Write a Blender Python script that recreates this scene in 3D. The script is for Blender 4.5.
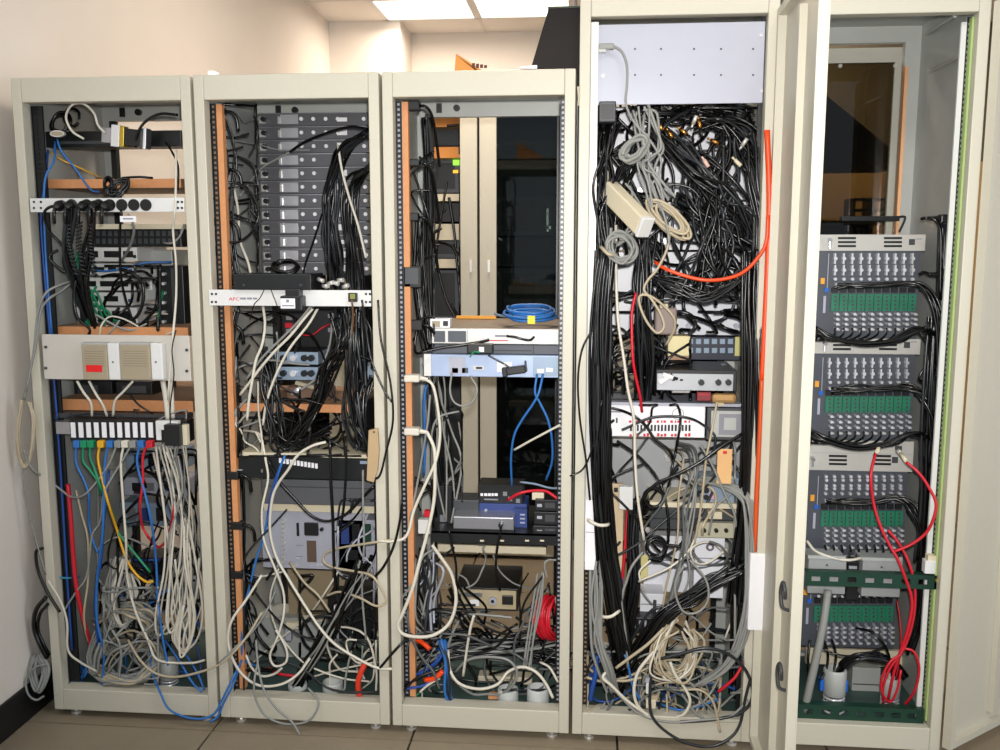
import bpy, bmesh, math, random
from mathutils import Vector, Matrix
for o in list(bpy.data.objects): bpy.data.objects.remove(o)
S = bpy.context.scene; COL = S.collection
# ------------------------------------------------------------------ camera
CAM = Vector((1.8451, -2.943, 1.6498)); YAW, PITCH, FPX = .0927, -.1403, 940.4
cd = bpy.data.cameras.new('camera'); cam = bpy.data.objects.new('camera', cd); COL.objects.link(cam)
cam.location = CAM; cam.rotation_euler = (math.pi/2 + PITCH, 0, YAW)
cd.sensor_width = 36; cd.lens = FPX*36/1000; cd.clip_start = .05
S.camera = cam
S.view_settings.view_transform = 'Standard'; S.view_settings.look = 'None'
S.view_settings.exposure = 0.0; S.view_settings.gamma = 1
# ------------------------------------------------------------------ world and lights
w = bpy.data.worlds.new('world'); S.world = w; w.use_nodes = True
w.node_tree.nodes['Background'].inputs[0].default_value = (.78, .88, 1, 1)
w.node_tree.nodes['Background'].inputs[1].default_value = .55
def area(name, loc, rot, sx, sy, power, col):
    l = bpy.data.lights.new(name, 'AREA'); l.shape = 'RECTANGLE'; l.size = sx; l.size_y = sy; l.energy = power; l.color = col
    o = bpy.data.objects.new(name, l); COL.objects.link(o); o.location = loc; o.rotation_euler = rot
    return o
WARM = (1, .85, .7); COOL = (1, .96, .9)
area('fluorescent_front', (2.43, -1.55, 3.2), (0, 0, 0), .66, .56, 20, COOL)
area('fluorescent_front', (.35, -1.75, 3.2), (0, 0, 0), .66, .56, 14, (.8, .9, 1))
area('cool_side_fill', (5.85, -2.3, 1.6), (0, math.radians(90), 0), 1.3, 1.3, 55, (.78, .88, 1))  # added cool fill from the right to brighten the left wall, no window there
area('fluorescent_back', (.69, 3.85, 3.2), (0, 0, 0), .64, .54, 17, WARM)
area('fluorescent_back', (1.375, 3.85, 3.2), (0, 0, 0), .64, .54, 5, WARM)
area('aisle_fill', (1.38, 1.45, 3.2), (0, 0, 0), .64, .54, 38, WARM)  # added fill above the aisle, with its panel, to brighten the row behind
area('fluorescent_back', (3.43, 3.85, 3.2), (0, 0, 0), .64, .54, 40, WARM)
fl = bpy.data.lights.new('camera_flash', 'SPOT'); fl.energy = 325; fl.spot_size = math.radians(92); fl.spot_blend = 1; fl.shadow_soft_size = .03
fl.color = (1, .97, .93)
fo = bpy.data.objects.new('camera_flash', fl); COL.objects.link(fo); fo.location = CAM + Vector((.03, .02, .09))
fo.rotation_euler = (Vector((2.0, 0, 1.55)) - fo.location).to_track_quat('-Z', 'Y').to_euler()
# ------------------------------------------------------------------ pixel rays of the photograph -> points at a chosen depth
_R = Vector((math.cos(YAW), math.sin(YAW), 0))
_F = Vector((-math.sin(YAW)*math.cos(PITCH), math.cos(YAW)*math.cos(PITCH), math.sin(PITCH)))
_U = _R.cross(_F)
def at(px, py, Y):
    d = _F + _R*((px-500)/FPX) - _U*((py-375)/FPX)
    return CAM + d*((Y-CAM.y)/d.y)
def rect(x0, y0, x1, y1, Y):
    ym = (y0+y1)/2; xm = (x0+x1)/2
    return at(x0, ym, Y).x, at(x1, ym, Y).x, at(xm, y1, Y).z, at(xm, y0, Y).z
rnd = random.Random(7)
# ------------------------------------------------------------------ materials
def lin(c):
    if isinstance(c, str): c = tuple(int(c[i:i+2], 16)/255 for i in (0, 2, 4))
    return tuple(v/12.92 if v <= .04045 else ((v+.055)/1.055)**2.4 for v in c) + (1,)
_M = {}
def mat(name, c=None, rough=.5, metal=0, var=.06, scale=25, bump=0, emit=0, coat=0):
    if name in _M: return _M[name]
    m = bpy.data.materials.new(name); m.use_nodes = True; nt = m.node_tree; b = nt.nodes['Principled BSDF']
    b.inputs['Roughness'].default_value = rough; b.inputs['Metallic'].default_value = metal
    base = lin(c)
    tc = nt.nodes.new('ShaderNodeTexCoord'); n = nt.nodes.new('ShaderNodeTexNoise'); n.inputs['Scale'].default_value = scale; n.inputs['Detail'].default_value = 4
    nt.links.new(tc.outputs['Object'], n.inputs['Vector'])
    if var:
        r = nt.nodes.new('ShaderNodeMapRange'); r.inputs[3].default_value = 1-var; r.inputs[4].default_value = 1+var
        nt.links.new(n.outputs['Fac'], r.inputs[0])
        mx = nt.nodes.new('ShaderNodeMix'); mx.data_type = 'RGBA'; mx.blend_type = 'MULTIPLY'; mx.inputs[0].default_value = 1
        mx.inputs[6].default_value = base; nt.links.new(r.outputs[0], mx.inputs[7])
        nt.links.new(mx.outputs[2], b.inputs['Base Color'])
    else: b.inputs['Base Color'].default_value = base
    if bump:
        bp = nt.nodes.new('ShaderNodeBump'); bp.inputs['Strength'].default_value = bump; bp.inputs['Distance'].default_value = .002
        nt.links.new(n.outputs['Fac'], bp.inputs['Height']); nt.links.new(bp.outputs[0], b.inputs['Normal'])
    if emit: b.inputs['Emission Color'].default_value = base; b.inputs['Emission Strength'].default_value = emit
    if coat: b.inputs['Coat Weight'].default_value = coat
    _M[name] = m
    return m
CREAM = mat('cream_powder_coat', 'c6c1b0', .42, 0, .03, 60, .05)
GREY = mat('grey_sheet_steel', 'b0b2ae', .42, .1, .08, 12)
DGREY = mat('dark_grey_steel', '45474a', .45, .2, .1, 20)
BLACK = mat('black_plastic', '131416', .42, 0, .15, 30)
BLKM = mat('black_painted_steel', '17191b', .38, .1, .1, 20)
JACK = mat('black_cable_jacket', '070708', .27, 0, .1, 30)
JGREY = mat('charcoal_cable_jacket', '232629', .3, 0, .1, 30)
CGREY = mat('grey_cable_jacket', '8b8c88', .45, 0, .06, 30)
MIDG = mat('mid_grey_cable_jacket', '5c5f60', .4, 0, .06, 30)
CWHITE = mat('white_cable_jacket', 'd5cfc0', .45, 0, .05, 30)
CBEIGE = mat('beige_cable_jacket', 'b3a68c', .45, 0, .05, 30)
CBLUE = mat('blue_cable_jacket', '2a6cb4', .42, 0, .06, 30)
CNAVY = mat('dark_blue_cable_jacket', '1d4a9a', .42, 0, .06, 30)
CGREEN = mat('green_cable_jacket', '10875a', .42, 0, .06, 30)
CYEL = mat('yellow_cable_jacket', 'e2a81c', .42, 0, .06, 30)
CRED = mat('red_cable_jacket', 'c8182a', .4, 0, .06, 30)
CORANGE = mat('orange_cable_jacket', 'f24a14', .38, 0, .04, 30)
WOOD = mat('chipboard_edge', 'cf8f5e', .6, 0, .15, 80)
WOODTOP = mat('brown_board', '9c7a5e', .6, 0, .12, 30)
WHITE = mat('white_enamel', 'dcdcda', .35, 0, .03, 30)
PALE = mat('pale_blue_white_steel', 'abadba', .38, .1, .04, 14)
PAPER = mat('white_paper', 'ecebee', .7, 0, .02, 30)
TAUPE = mat('taupe_plastic', 'a2957e', .5, 0, .05, 30)
BEIGE = mat('beige_plastic', 'd8cdb2', .5, 0, .04, 30)
TAN = mat('tan_board', 'bd9d70', .6, 0, .08, 30)
CHROME = mat('chrome', 'e4e4e8', .22, .45, .03, 30)
NICKEL = mat('nickel_plated_brass', 'd6d4ce', .28, .5, .05, 30)
GOLD = mat('brass_connector', 'c08a48', .3, 1, .08, 40)
BGREY = mat('blue_grey_steel', '8ea0b4', .4, .2, .06, 20)
SLATE = mat('slate_blue_grey_steel', '4b4f57', .45, .1, .08, 20)
PCB = mat('green_circuit_board', '1f7458', .45, 0, .12, 60)
DKGRN = mat('dark_green_steel', '143a2c', .45, .1, .1, 20)
FLOORIN = mat('grey_green_steel_floor', '3c5450', .45, .1, .12, 10)
LABELR = mat('red_print', 'cf2230', .5, 0, .02, 30)
INK = mat('grey_print', '8a8a90', .6, 0, 0)
INKB = mat('blue_print', '1f3fa0', .6, 0, 0)
DULLBLUE = mat('blue_plastic', '2b3f7c', .45, 0, .08, 30)
BRIGHTBLUE = mat('bright_blue_plastic', '1c63c4', .4, 0, .05, 30)
YLAB = mat('yellow_label', 'd8d23a', .6, 0, .02, 30)
AMBER = mat('amber_plastic', 'e8a02c', .5, 0, .02, 30)
COPPER = mat('copper_strip', 'e2ac80', .35, .3, .08, 20)
STEEL = mat('brushed_steel', 'b4b4ba', .3, .85, .08, 40)
FROST = mat('translucent_white_plastic', 'bfc2c0', .4, 0, .04, 30)
LIME = mat('yellow_green_edge', 'a9c07a', .5, 0, .05, 30)
WALLP = mat('warm_white_wall_paint', 'e9e1d8', .8, 0, .025, 6, .1)
SKIRT = mat('black_rubber_baseboard', '0f0f11', .5, 0, .1, 30)
CEILP = mat('ceiling_tile_fibre', 'efe8e0', .85, 0, .03, 120, .2)
TILEF = mat('brown_grey_floor_laminate', '90836f', .38, 0, .14, 9, .05)
JOINT = mat('dark_floor_joint', '2b2621', .8, 0, .1, 30)
BLKCLOTH = mat('matt_black_board', '17161a', .8, 0, .1, 20)
CARD = mat('orange_brown_cardboard', 'e0944a', .75, 0, .05, 30)
LAMPM = mat('lit_lamp_diffuser', 'fff6e8', .5, 0, 0, 30, 0, 2.2)
LEDG = mat('lit_green_indicator', '8cff3c', .5, 0, 0, 30, 0, 1.5)
LEDO = mat('lit_amber_indicator', 'ffb02c', .5, 0, 0, 30, 0, 1.2)
def glassmat(name, tint, gloss=.08):
    m = bpy.data.materials.new(name); m.use_nodes = True; nt = m.node_tree; nt.nodes.clear()
    o = nt.nodes.new('ShaderNodeOutputMaterial'); t = nt.nodes.new('ShaderNodeBsdfTransparent'); g = nt.nodes.new('ShaderNodeBsdfGlossy'); x = nt.nodes.new('ShaderNodeMixShader'); f = nt.nodes.new('ShaderNodeFresnel')
    t.inputs[0].default_value = lin(tint); g.inputs['Roughness'].default_value = .03; f.inputs[0].default_value = 1.45
    nt.links.new(f.outputs[0], x.inputs[0]); nt.links.new(t.outputs[0], x.inputs[1]); nt.links.new(g.outputs[0], x.inputs[2]); nt.links.new(x.outputs[0], o.inputs[0])
    return m
SMOKE = glassmat('smoked_glass', 'a29c8c'); SMOKED = glassmat('dark_smoked_glass', 'b6bcb8')
# ------------------------------------------------------------------ mesh helpers
class MB:
    def __init__(s): s.v = []; s.f = []
    def box(s, x0, x1, y0, y1, z0, z1):
        n = len(s.v)
        s.v += [(x0,y0,z0),(x1,y0,z0),(x1,y1,z0),(x0,y1,z0),(x0,y0,z1),(x1,y0,z1),(x1,y1,z1),(x0,y1,z1)]
        s.f += [tuple(n+i for i in q) for q in ((0,3,2,1),(4,5,6,7),(0,1,5,4),(1,2,6,5),(2,3,7,6),(3,0,4,7))]
        return s
    def pbox(s, x0, y0, x1, y1, Y, d):        # front face at depth Y, going back by d
        a, b, c, e = rect(x0, y0, x1, y1, Y); return s.box(a, b, Y, Y+d, c, e)
    def obox(s, c, size, m):                   # oriented box: centre, full size, 3x3 matrix
        n = len(s.v); c = Vector(c)
        for k in ((-1,-1,-1),(1,-1,-1),(1,1,-1),(-1,1,-1),(-1,-1,1),(1,-1,1),(1,1,1),(-1,1,1)):
            s.v.append(tuple(c + m @ Vector((k[0]*size[0]/2, k[1]*size[1]/2, k[2]*size[2]/2))))
        s.f += [tuple(n+i for i in q) for q in ((0,3,2,1),(4,5,6,7),(0,1,5,4),(1,2,6,5),(2,3,7,6),(3,0,4,7))]
        return s
    def tube(s, P, r, n=6, caps=True):
        P = [Vector(p) for p in P]; k = len(P); base = len(s.v)
        rr = r if isinstance(r, (list, tuple)) else [r]*k
        t = (P[1]-P[0]).normalized(); u = t.orthogonal().normalized()
        for i in range(k):
            t = (P[min(i+1, k-1)]-P[max(i-1, 0)])
            t = t.normalized() if t.length > 1e-9 else Vector((0, 0, 1))
            u = (u - t*u.dot(t)); u = u.normalized() if u.length > 1e-6 else t.orthogonal().normalized()
            v = t.cross(u)
            for j in range(n):
                a = 2*math.pi*j/n; s.v.append(tuple(P[i] + (u*math.cos(a)+v*math.sin(a))*rr[i]))
        for i in range(k-1):
            for j in range(n):
                a = base+i*n+j; b = base+i*n+(j+1) % n; s.f.append((a, b, b+n, a+n))
        if caps:
            s.f.append(tuple(base+j for j in reversed(range(n)))); s.f.append(tuple(base+(k-1)*n+j for j in range(n)))
        return s
    def cyl(s, a, b, r, n=12, r2=None): return s.tube([a, b], [r, r if r2 is None else r2], n)
    def ring(s, c, ax, R, r, n=14, m=6):
        ax = Vector(ax).normalized(); u = ax.orthogonal().normalized(); v = ax.cross(u); base = len(s.v); c = Vector(c)
        for i in range(n):
            a = 2*math.pi*i/n; d = u*math.cos(a)+v*math.sin(a)
            for j in range(m):
                b = 2*math.pi*j/m; s.v.append(tuple(c+d*(R+r*math.cos(b))+ax*r*math.sin(b)))
        for i in range(n):
            for j in range(m):
                s.f.append((base+i*m+j, base+((i+1) % n)*m+j, base+((i+1) % n)*m+(j+1) % m, base+i*m+(j+1) % m))
        return s
    def lathe(s, c, prof, n=16, ax=(0, 0, 1)):
        ax = Vector(ax).normalized(); u = ax.orthogonal().normalized(); v = ax.cross(u); base = len(s.v); c = Vector(c); k = len(prof)
        for r, h in prof:
            for j in range(n):
                a = 2*math.pi*j/n; s.v.append(tuple(c+(u*math.cos(a)+v*math.sin(a))*r+ax*h))
        for i in range(k-1):
            for j in range(n): s.f.append((base+i*n+j, base+i*n+(j+1) % n, base+(i+1)*n+(j+1) % n, base+(i+1)*n+j))
        return s
    def prism(s, pts, y0, y1):                 # outline in x,z extruded along y
        n = len(pts); b = len(s.v)
        s.v += [(x, y0, z) for x, z in pts] + [(x, y1, z) for x, z in pts]
        s.f += [tuple(b+i for i in range(n)), tuple(b+n+i for i in reversed(range(n)))]
        for i in range(n): s.f.append((b+i, b+n+i, b+n+(i+1) % n, b+(i+1) % n))
        return s
    def build(s, name, m, parent=None, label=None, bevel=0, smooth=False, kind=None):
        if parent is not None: org = wloc(parent)
        else:
            xs = [v[0] for v in s.v]; ys = [v[1] for v in s.v]; zs = [v[2] for v in s.v]
            org = Vector(((min(xs)+max(xs))/2, (min(ys)+max(ys))/2, min(zs)))
        me = bpy.data.meshes.new(name); me.from_pydata([tuple(Vector(v)-org) for v in s.v], [], s.f)
        bm = bmesh.new(); bm.from_mesh(me); bmesh.ops.recalc_face_normals(bm, faces=bm.faces); bm.to_mesh(me); bm.free()
        if smooth:
            for p in me.polygons: p.use_smooth = len(p.vertices) == 4
        me.materials.append(m)
        o = bpy.data.objects.new(name, me); COL.objects.link(o)
        if parent is not None: o.parent = parent
        else: o.location = org
        if bevel:
            bv = o.modifiers.new('bevel', 'BEVEL'); bv.width = bevel; bv.segments = 2; bv.limit_method = 'ANGLE'
        if label: o['label'] = label
        if kind: o['kind'] = kind
        return o
def wloc(o):
    l = Vector((0, 0, 0))
    while o: l += o.location; o = o.parent
    return l
def tag(o, label, cat, group=None):
    o['label'] = label; o['category'] = cat
    if group: o['group'] = group
    return o
def thing(name, label, cat, loc=(0, 0, 0), group=None):
    o = bpy.data.objects.new(name, None); o.empty_display_size = .05; COL.objects.link(o); o.location = loc
    return tag(o, label, cat, group)
def struct(o): o['kind'] = 'structure'; return o
def text(s, size, loc, m, parent, name='lettering', sx=1, rot=(math.pi/2, 0, 0), ext=.0004):
    c = bpy.data.curves.new(name, 'FONT'); c.body = s; c.size = size; c.extrude = ext; c.resolution_u = 2
    t = bpy.data.objects.new(name, c); COL.objects.link(t)
    dg = bpy.context.evaluated_depsgraph_get(); me = bpy.data.meshes.new_from_object(t.evaluated_get(dg))
    bpy.data.objects.remove(t)
    M = Matrix.Translation(Vector(loc)-wloc(parent)) @ Matrix.Rotation(rot[2], 4, 'Z') @ Matrix.Rotation(rot[1], 4, 'Y') @ Matrix.Rotation(rot[0], 4, 'X') @ Matrix.Diagonal((sx, 1, 1, 1))
    me.transform(M); me.materials.clear(); me.materials.append(m)
    o = bpy.data.objects.new(name, me); COL.objects.link(o); o.parent = parent
    return o
def smoothpath(P, sub=5):
    P = [Vector(p) for p in P]; Q = [2*P[0]-P[1]] + P + [2*P[-1]-P[-2]]; out = []
    for i in range(1, len(Q)-2):
        a, b, c, d = Q[i-1:i+3]
        for k in range(sub):
            t = k/sub
            out.append(.5*((2*b)+(c-a)*t+(2*a-5*b+4*c-d)*t*t+(3*b-a-3*c+d)*t**3))
    out.append(P[-1]); return out
def cable3(P, r, m, label, group=None, name='cable', cat='cable', n=6, sub=5):
    o = MB().tube(smoothpath(P, sub), r*.88 if r < .0075 else r, n).build(name, m, smooth=True)
    return tag(o, label, cat, group)
def cable(pts, r, m, label, group=None, Y=None, **k):
    if 'name' not in k or k['name'] == 'cable':
        k['name'], k['cat'] = kindname(label)
    return cable3([at(p[0], p[1], p[2] if len(p) > 2 else Y) for p in pts], r, m, label, group, **k)
STUFF = {}
def loose(p, P, r, m, seg, sub):           # past the count of single cables: joined into one tangle per rack
    k = 0 if p.x < .6 else 1 if p.x < 1.2 else 2 if p.x < 1.807 else 3 if p.x < 2.404 else 4
    if p.y > 1.5: k = 5
    b, ms, fm = STUFF.setdefault(k, (MB(), [], []))
    if m not in ms: ms.append(m)
    n = len(b.f); b.tube(smoothpath(P, sub), r, seg, False); fm += [ms.index(m)]*(len(b.f)-n)
def finish_tangles(labels):
    for k, (b, ms, fm) in sorted(STUFF.items()):
        me = bpy.data.meshes.new('cable_tangle'); org = Vector(b.v[0]); me.from_pydata([tuple(Vector(v)-org) for v in b.v], [], b.f)
        for m in ms: me.materials.append(m)
        me.polygons.foreach_set('material_index', fm); me.polygons.foreach_set('use_smooth', [True]*len(b.f))
        o = bpy.data.objects.new('cable_tangle', me); COL.objects.link(o); o.location = org; o['kind'] = 'stuff'; tag(o, labels[k], 'cables')
def kindname(label): return ('power_lead', 'cord') if 'cord' in label else ('coax_cable', 'coax cable') if 'coax' in label else ('cable', 'cable')
KEEP = .3
def bundle(pts, n, spread, r, m, label, group, jit=.5, seg=6, sub=5, ends=None, keep=None):
    # n single cables that follow one another loosely along a path of (px, py, Y)
    P = [at(*p) for p in pts]; nm, ct = kindname(label); keep = max(1, round(n*KEEP)) if keep is None else keep
    for i in range(n):
        a = rnd.uniform(0, 6.283); q = math.sqrt(rnd.random())*spread
        off = Vector((math.cos(a)*q, math.sin(a)*q*.8, math.sin(a+1)*q*.4)); Q = []
        for j, p in enumerate(P):
            e = 1 if not ends or 0 < j < len(P)-1 else ends
            Q.append(p + off*e + Vector((rnd.gauss(0, 1), rnd.gauss(0, .6), rnd.gauss(0, 1)))*spread*jit*e)
        if i < keep: Q = [q_+Vector((0, -.006, 0)) for q_ in Q]
        mm = m[rnd.randrange(len(m))] if isinstance(m, (list, tuple)) else m; rr = r*rnd.uniform(.85, 1.15)
        if i < keep: cable3(Q, rr, mm, label, group, name=nm, cat=ct, n=seg, sub=sub)
        else: loose(P[len(P)//2], Q, rr, mm, seg, sub)
def coil(c, R, r, turns, ax, m, label, cat='cable coil', squash=1, name='cable_coil', group=None, jit=.12, step=.004, ph=0):
    ax = Vector(ax).normalized(); u = ax.orthogonal().normalized(); v = ax.cross(u)
    if abs(v.z) < abs(u.z): u, v = v, u
    P = []; c = Vector(c); N = 14*turns
    for i in range(N):
        a = ph+2*math.pi*i/14; q = R*(1+jit*math.sin(i*.37+ph*3)+rnd.gauss(0, jit*.2))
        P.append(c + u*math.cos(a)*q + v*math.sin(a)*q*squash + ax*(step*i/14*(1 if (i//14) % 2 == 0 else .6)))
    o = MB().tube(smoothpath(P, 2), r, 6).build(name, m, smooth=True)
    return tag(o, label, cat, group)

# ------------------------------------------------------------------ the room
CEIL = 3.26; WX = -.085
floor = struct(MB().box(WX, 6, -3.6, 4.7, -.05, -.012).build('floor', JOINT))
ti = None
TS = .686
for i in range(-1, 9):
    for j in range(-6, 7):
        x0 = .59+TS*(i-1)+.004; y0 = -.04+TS*j+.004; x1 = x0+TS-.008; y1 = y0+TS-.008
        x0 = max(x0, WX+.01); x1 = min(x1, 5.98); y0 = max(y0, -3.58); y1 = min(y1, 4.6)
        if x1-x0 < .03 or y1-y0 < .03: continue
        MB().box(x0, x1, y0, y1, -.012, 0).build('floor_tile', TILEF, floor)
struct(MB().box(WX-.1, WX, -3.6, 4.7, -.05, CEIL+.2).build('wall_left', WALLP))
struct(MB().box(WX, WX+.012, -3.6, 4.15, 0, .125).build('baseboard_left', SKIRT, bevel=.004))
struct(MB().box(WX-.1, .45, 4.15, 4.8, -.05, CEIL+.2).build('trim_1', WALLP))
struct(MB().box(.45, 6, 4.6, 4.8, -.05, CEIL+.2).build('wall_back', WALLP))
struct(MB().box(6, 6.1, -3.6, 4.8, -.05, CEIL+.2).build('wall_right', WALLP))
ceil = struct(MB().box(WX, 6, -3.6, 4.7, CEIL+.02, CEIL+.1).build('ceiling', JOINT))
TW, TL = .686, .6
lights = {}
GX0, GY0 = .345-.686, 4.15-.6*13
grid = MB()
for i in range(0, 11):
    for j in range(0, 15):
        x0 = GX0+TW*i+.008; x1 = x0+TW-.016; y0 = GY0+TL*j+.008; y1 = y0+TL-.016
        x0 = max(x0, WX); x1 = min(x1, 6); y1 = min(y1, 4.6); y0 = max(y0, -3.6)
        if x1-x0 < .05 or y1-y0 < .05: continue
        if (i, j) in ((1, 12), (2, 12), (5, 12), (2, 8), (4, 3), (1, 3)): lights[(i, j)] = (x0, x1, y0, y1); continue
        MB().box(x0, x1, y0, y1, CEIL, CEIL+.02).build('ceiling_tile', CEILP, ceil)
for i in range(0, 11):
    x = GX0+TW*i
    if WX < x < 6: grid.box(x-.011, x+.011, -3.6, 4.6, CEIL-.003, CEIL+.02)
for j in range(0, 16):
    y = GY0+TL*j
    if -3.6 < y < 4.6: grid.box(WX, 6, y-.011, y+.011, CEIL-.003, CEIL+.02)
grid.build('ceiling_grid', mat('ceiling_grid_white', 'e4dcd2', .5), ceil)
names = {(1, 12): 'lit ceiling panel in front of the wall column behind the short racks', (2, 12): 'lit ceiling panel beside the black hood behind the short racks', (5, 12): 'lit ceiling panel far behind the tall racks', (2, 8): 'added lit ceiling panel over the aisle between the two rows of racks',
         (4, 3): 'lit ceiling panel in front of the tall racks', (1, 3): 'lit ceiling panel nearest the camera by the left wall'}
for k, (x0, x1, y0, y1) in lights.items():
    t = thing('ceiling_light', names[k], 'light', (x0, y0, CEIL-.004))
    MB().box(x0, x1, y0, y0+.02, CEIL-.004, CEIL+.02).box(x0, x1, y1-.02, y1, CEIL-.004, CEIL+.02).box(x0, x0+.02, y0, y1, CEIL-.004, CEIL+.02).box(x1-.02, x1, y0, y1, CEIL-.004, CEIL+.02).build('light_frame', WHITE, t)
    MB().box(x0+.02, x1-.02, y0+.02, y1-.02, CEIL+.004, CEIL+.02).build('diffuser', LAMPM, t)

# ------------------------------------------------------------------ the five racks
def hole_rail(x0, x1, z0, z1, Y, hw=.0037, pitch=.0159, hx=None):
    # a flat strip with a row of square holes, punched for real
    b = MB(); cx = (x0+x1)/2 if hx is None else hx; n = int((z1-z0)/pitch)
    def q(a, c, e, g):
        k = len(b.v); b.v += [(a, Y, e), (c, Y, e), (c, Y, g), (a, Y, g)]; b.f.append((k, k+1, k+2, k+3))
    q(x0, cx-hw, z0, z1); q(cx+hw, x1, z0, z1)
    for i in range(n):
        za = z0+pitch*i; q(cx-hw, cx+hw, za, za+pitch-2*hw)
    q(cx-hw, cx+hw, z0+pitch*n, z1)
    return b
def make_rack(X0, X1, H, label, lrail, rrail, zin=None, rear=True, lmat=BLKM, rmat=BLKM, lb=None, rb=None, up=None):
    D = .58; zb = .028; pw = .036
    t = thing('equipment_rack', label, 'rack', (X0, 0, 0), None)
    g = .003
    MB().box(X0+g, X0+pw, 0, .045, zb, H).build('front_post', CREAM, t, bevel=.003)
    MB().box(X1-pw, X1-g, 0, .045, zb, H).build('front_post', CREAM, t, bevel=.003)
    zr = H-.076 if zin is None else zin
    MB().box(X0+pw, X1-pw, .001, .045, zr, H).build('top_rail', CREAM, t, bevel=.003)
    MB().box(X0+pw, X1-pw, .001, .06, zb, .105).build('bottom_rail', CREAM, t, bevel=.003)
    for s, x in ((0, X0+.006), (1, X1-.014)):
        MB().box(x, x+.008, .045, D-.03, .06, H-.01).build('side_panel', GREY, t)
    MB().box(X0+g, X1-g, .045, D, H-.012, H-.002).build('roof_panel', GREY, t)
    MB().box(X0+.014, X1-.014, .06, D, .078, .088).build('floor_panel', FLOORIN, t)
    for x0, x1 in ((X0+g, X0+pw+.018), (X1-pw-.018, X1-g)):
        MB().box(x0, x1, D-.03, D, zb, H).build('rear_post', GREY, t)
    r = MB().box(X0+pw+.018, X1-pw-.018, D-.03, D, H-.066, H-.002).build('rear_top_rail', GREY, t)
    MB().pbox(0, 0, 0, 0, 0, 0)
    MB().box(X0+.085, X0+.105, D-.036, D-.03, H-.052, H-.018).build('latch_slot', BLACK, r)
    MB().cyl((X0+.16, D-.044, H-.036), (X0+.16, D-.03, H-.036), .012, 12).build('latch_knob', BLACK, r)
    MB().box(X0+pw+.018, X1-pw-.018, D-.03, D, zb, .10).build('rear_bottom_rail', GREY, t)
    xa = X0+pw-.002
    o = hole_rail(xa, xa+lrail, .11, zr-.004, .052).build('mounting_rail', lmat, t, 'mounting rail with a row of square holes')
    o = hole_rail(X1-pw+.002-rrail, X1-pw+.002, .11, zr-.004, .052).build('mounting_rail', rmat, t, 'mounting rail with a row of square holes')
    MB().box(xa, xa+lrail, .056, .06, .11, zr-.004).build('rail_backing', lb or PALE, t)
    MB().box(X1-pw+.002-rrail, X1-pw+.002, .056, .06, .11, zr-.004).build('rail_backing', rb or PALE, t)
    # rear mounting uprights inside
    for x in (X0+.055, X1-.075):
        MB().box(x, x+.02, D-.06, D-.032, .1, H-.07).build('rear_upright', up or BLKM, t)
    for x in (X0+.06, X1-.06):
        for y in (.04, D-.05):
            MB().cyl((x, y, 0), (x, y, .03), .008, 8).cyl((x, y, 0), (x, y, .008), .018, 12).build('levelling_foot', NICKEL, t)
    return t
HS, HT = 2.168, 2.40
R1 = make_rack(0, .598, HS, 'cream open equipment rack at the far left, beside the wall, with a white panel', .038, .016, lb=BLKM, rb=GREY)
R2 = make_rack(.602, 1.199, HS, 'cream open equipment rack second from the left, filled with a column of silver units', .02, .012, lb=WOODTOP, rb=DGREY)
R3 = make_rack(1.203, 1.804, HS, 'cream open equipment rack in the middle that can be seen through to the row behind', .02, .016)
R4 = make_rack(1.809, 2.4, HT, 'tall cream rack packed with black cables under a pale blank panel', .02, .014, 2.317, lb=WOODTOP, rb=BLKM)
R5 = make_rack(2.404, 2.994, HT, 'tall cream rack at the far right with green circuit board chassis', .02, .016, 2.308, up=GREY)
for X0, R in ((.602, R2), (1.203, R3)):
    MB().box(X0+.055, X0+.074, .05, .075, .11, 2.085).build('wood_batten', WOOD, R, 'orange-brown vertical strip inside the left post')
MB().box(1.846, 1.868, .018, .048, .62, 2.305).build('white_strip', WHITE, R4, 'white vertical strip inside the left post')
MB().box(2.929, 2.944, .05, .06, .115, 2.29).build('white_strip', WHITE, R5, 'white vertical strip beside the right mounting rail')
MB().box(2.951, 2.957, .03, .056, .115, 2.3).build('green_edge', LIME, R5, 'yellow-green inner edge of the right post')
# door of rack 4, swung out towards the camera
def door_part(p0, dv, nv, u0, u1, w0, w1, z0, z1, b=None):   # u along the door, w off its inner face
    b = b or MB(); n = len(b.v)
    for z in (z0, z1):
        for u, wv in ((u0, w0), (u1, w0), (u1, w1), (u0, w1)):
            q = Vector(p0)+Vector(dv)*u+Vector(nv)*wv; b.v.append((q.x, q.y, z))
    b.f += [tuple(n+i for i in f) for f in ((0,3,2,1),(4,5,6,7),(0,1,5,4),(1,2,6,5),(2,3,7,6),(3,0,4,7))]
    return b
def make_door(p0, ang, W, z0, z1, side, parent, bar_u, hooks=True):
    # ang: direction of the leaf in the floor plane; side: +1/-1 which way its inner face looks
    d = Vector((math.cos(ang), math.sin(ang), 0)); nrm = Vector((-d.y, d.x, 0))*side
    t = door_part(p0, d, nrm, 0, W, -.004, 0, z0, z1).build('door', CREAM, parent, 'open cream door leaf seen from inside', bevel=.001)
    for u0, u1 in ((0, .022), (W-.022, W)):
        door_part(p0, d, nrm, u0, u1, 0, .024, z0, z1).build('door_lip', CREAM, t)
    for a, c in ((z0, z0+.022), (z1-.022, z1)):
        door_part(p0, d, nrm, .022, W-.022, 0, .024, a, c).build('door_lip', CREAM, t)
    for bu in bar_u:
        door_part(p0, d, nrm, bu-.018, bu+.018, 0, .02, z0+.05, z1-.06).build('stiffener', CREAM, t)
    return t, d, nrm
D4, d4, n4 = make_door((2.412, -.004, 0), math.radians(-91), .565, .045, 2.325, -1, R4, (.30,))
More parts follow.
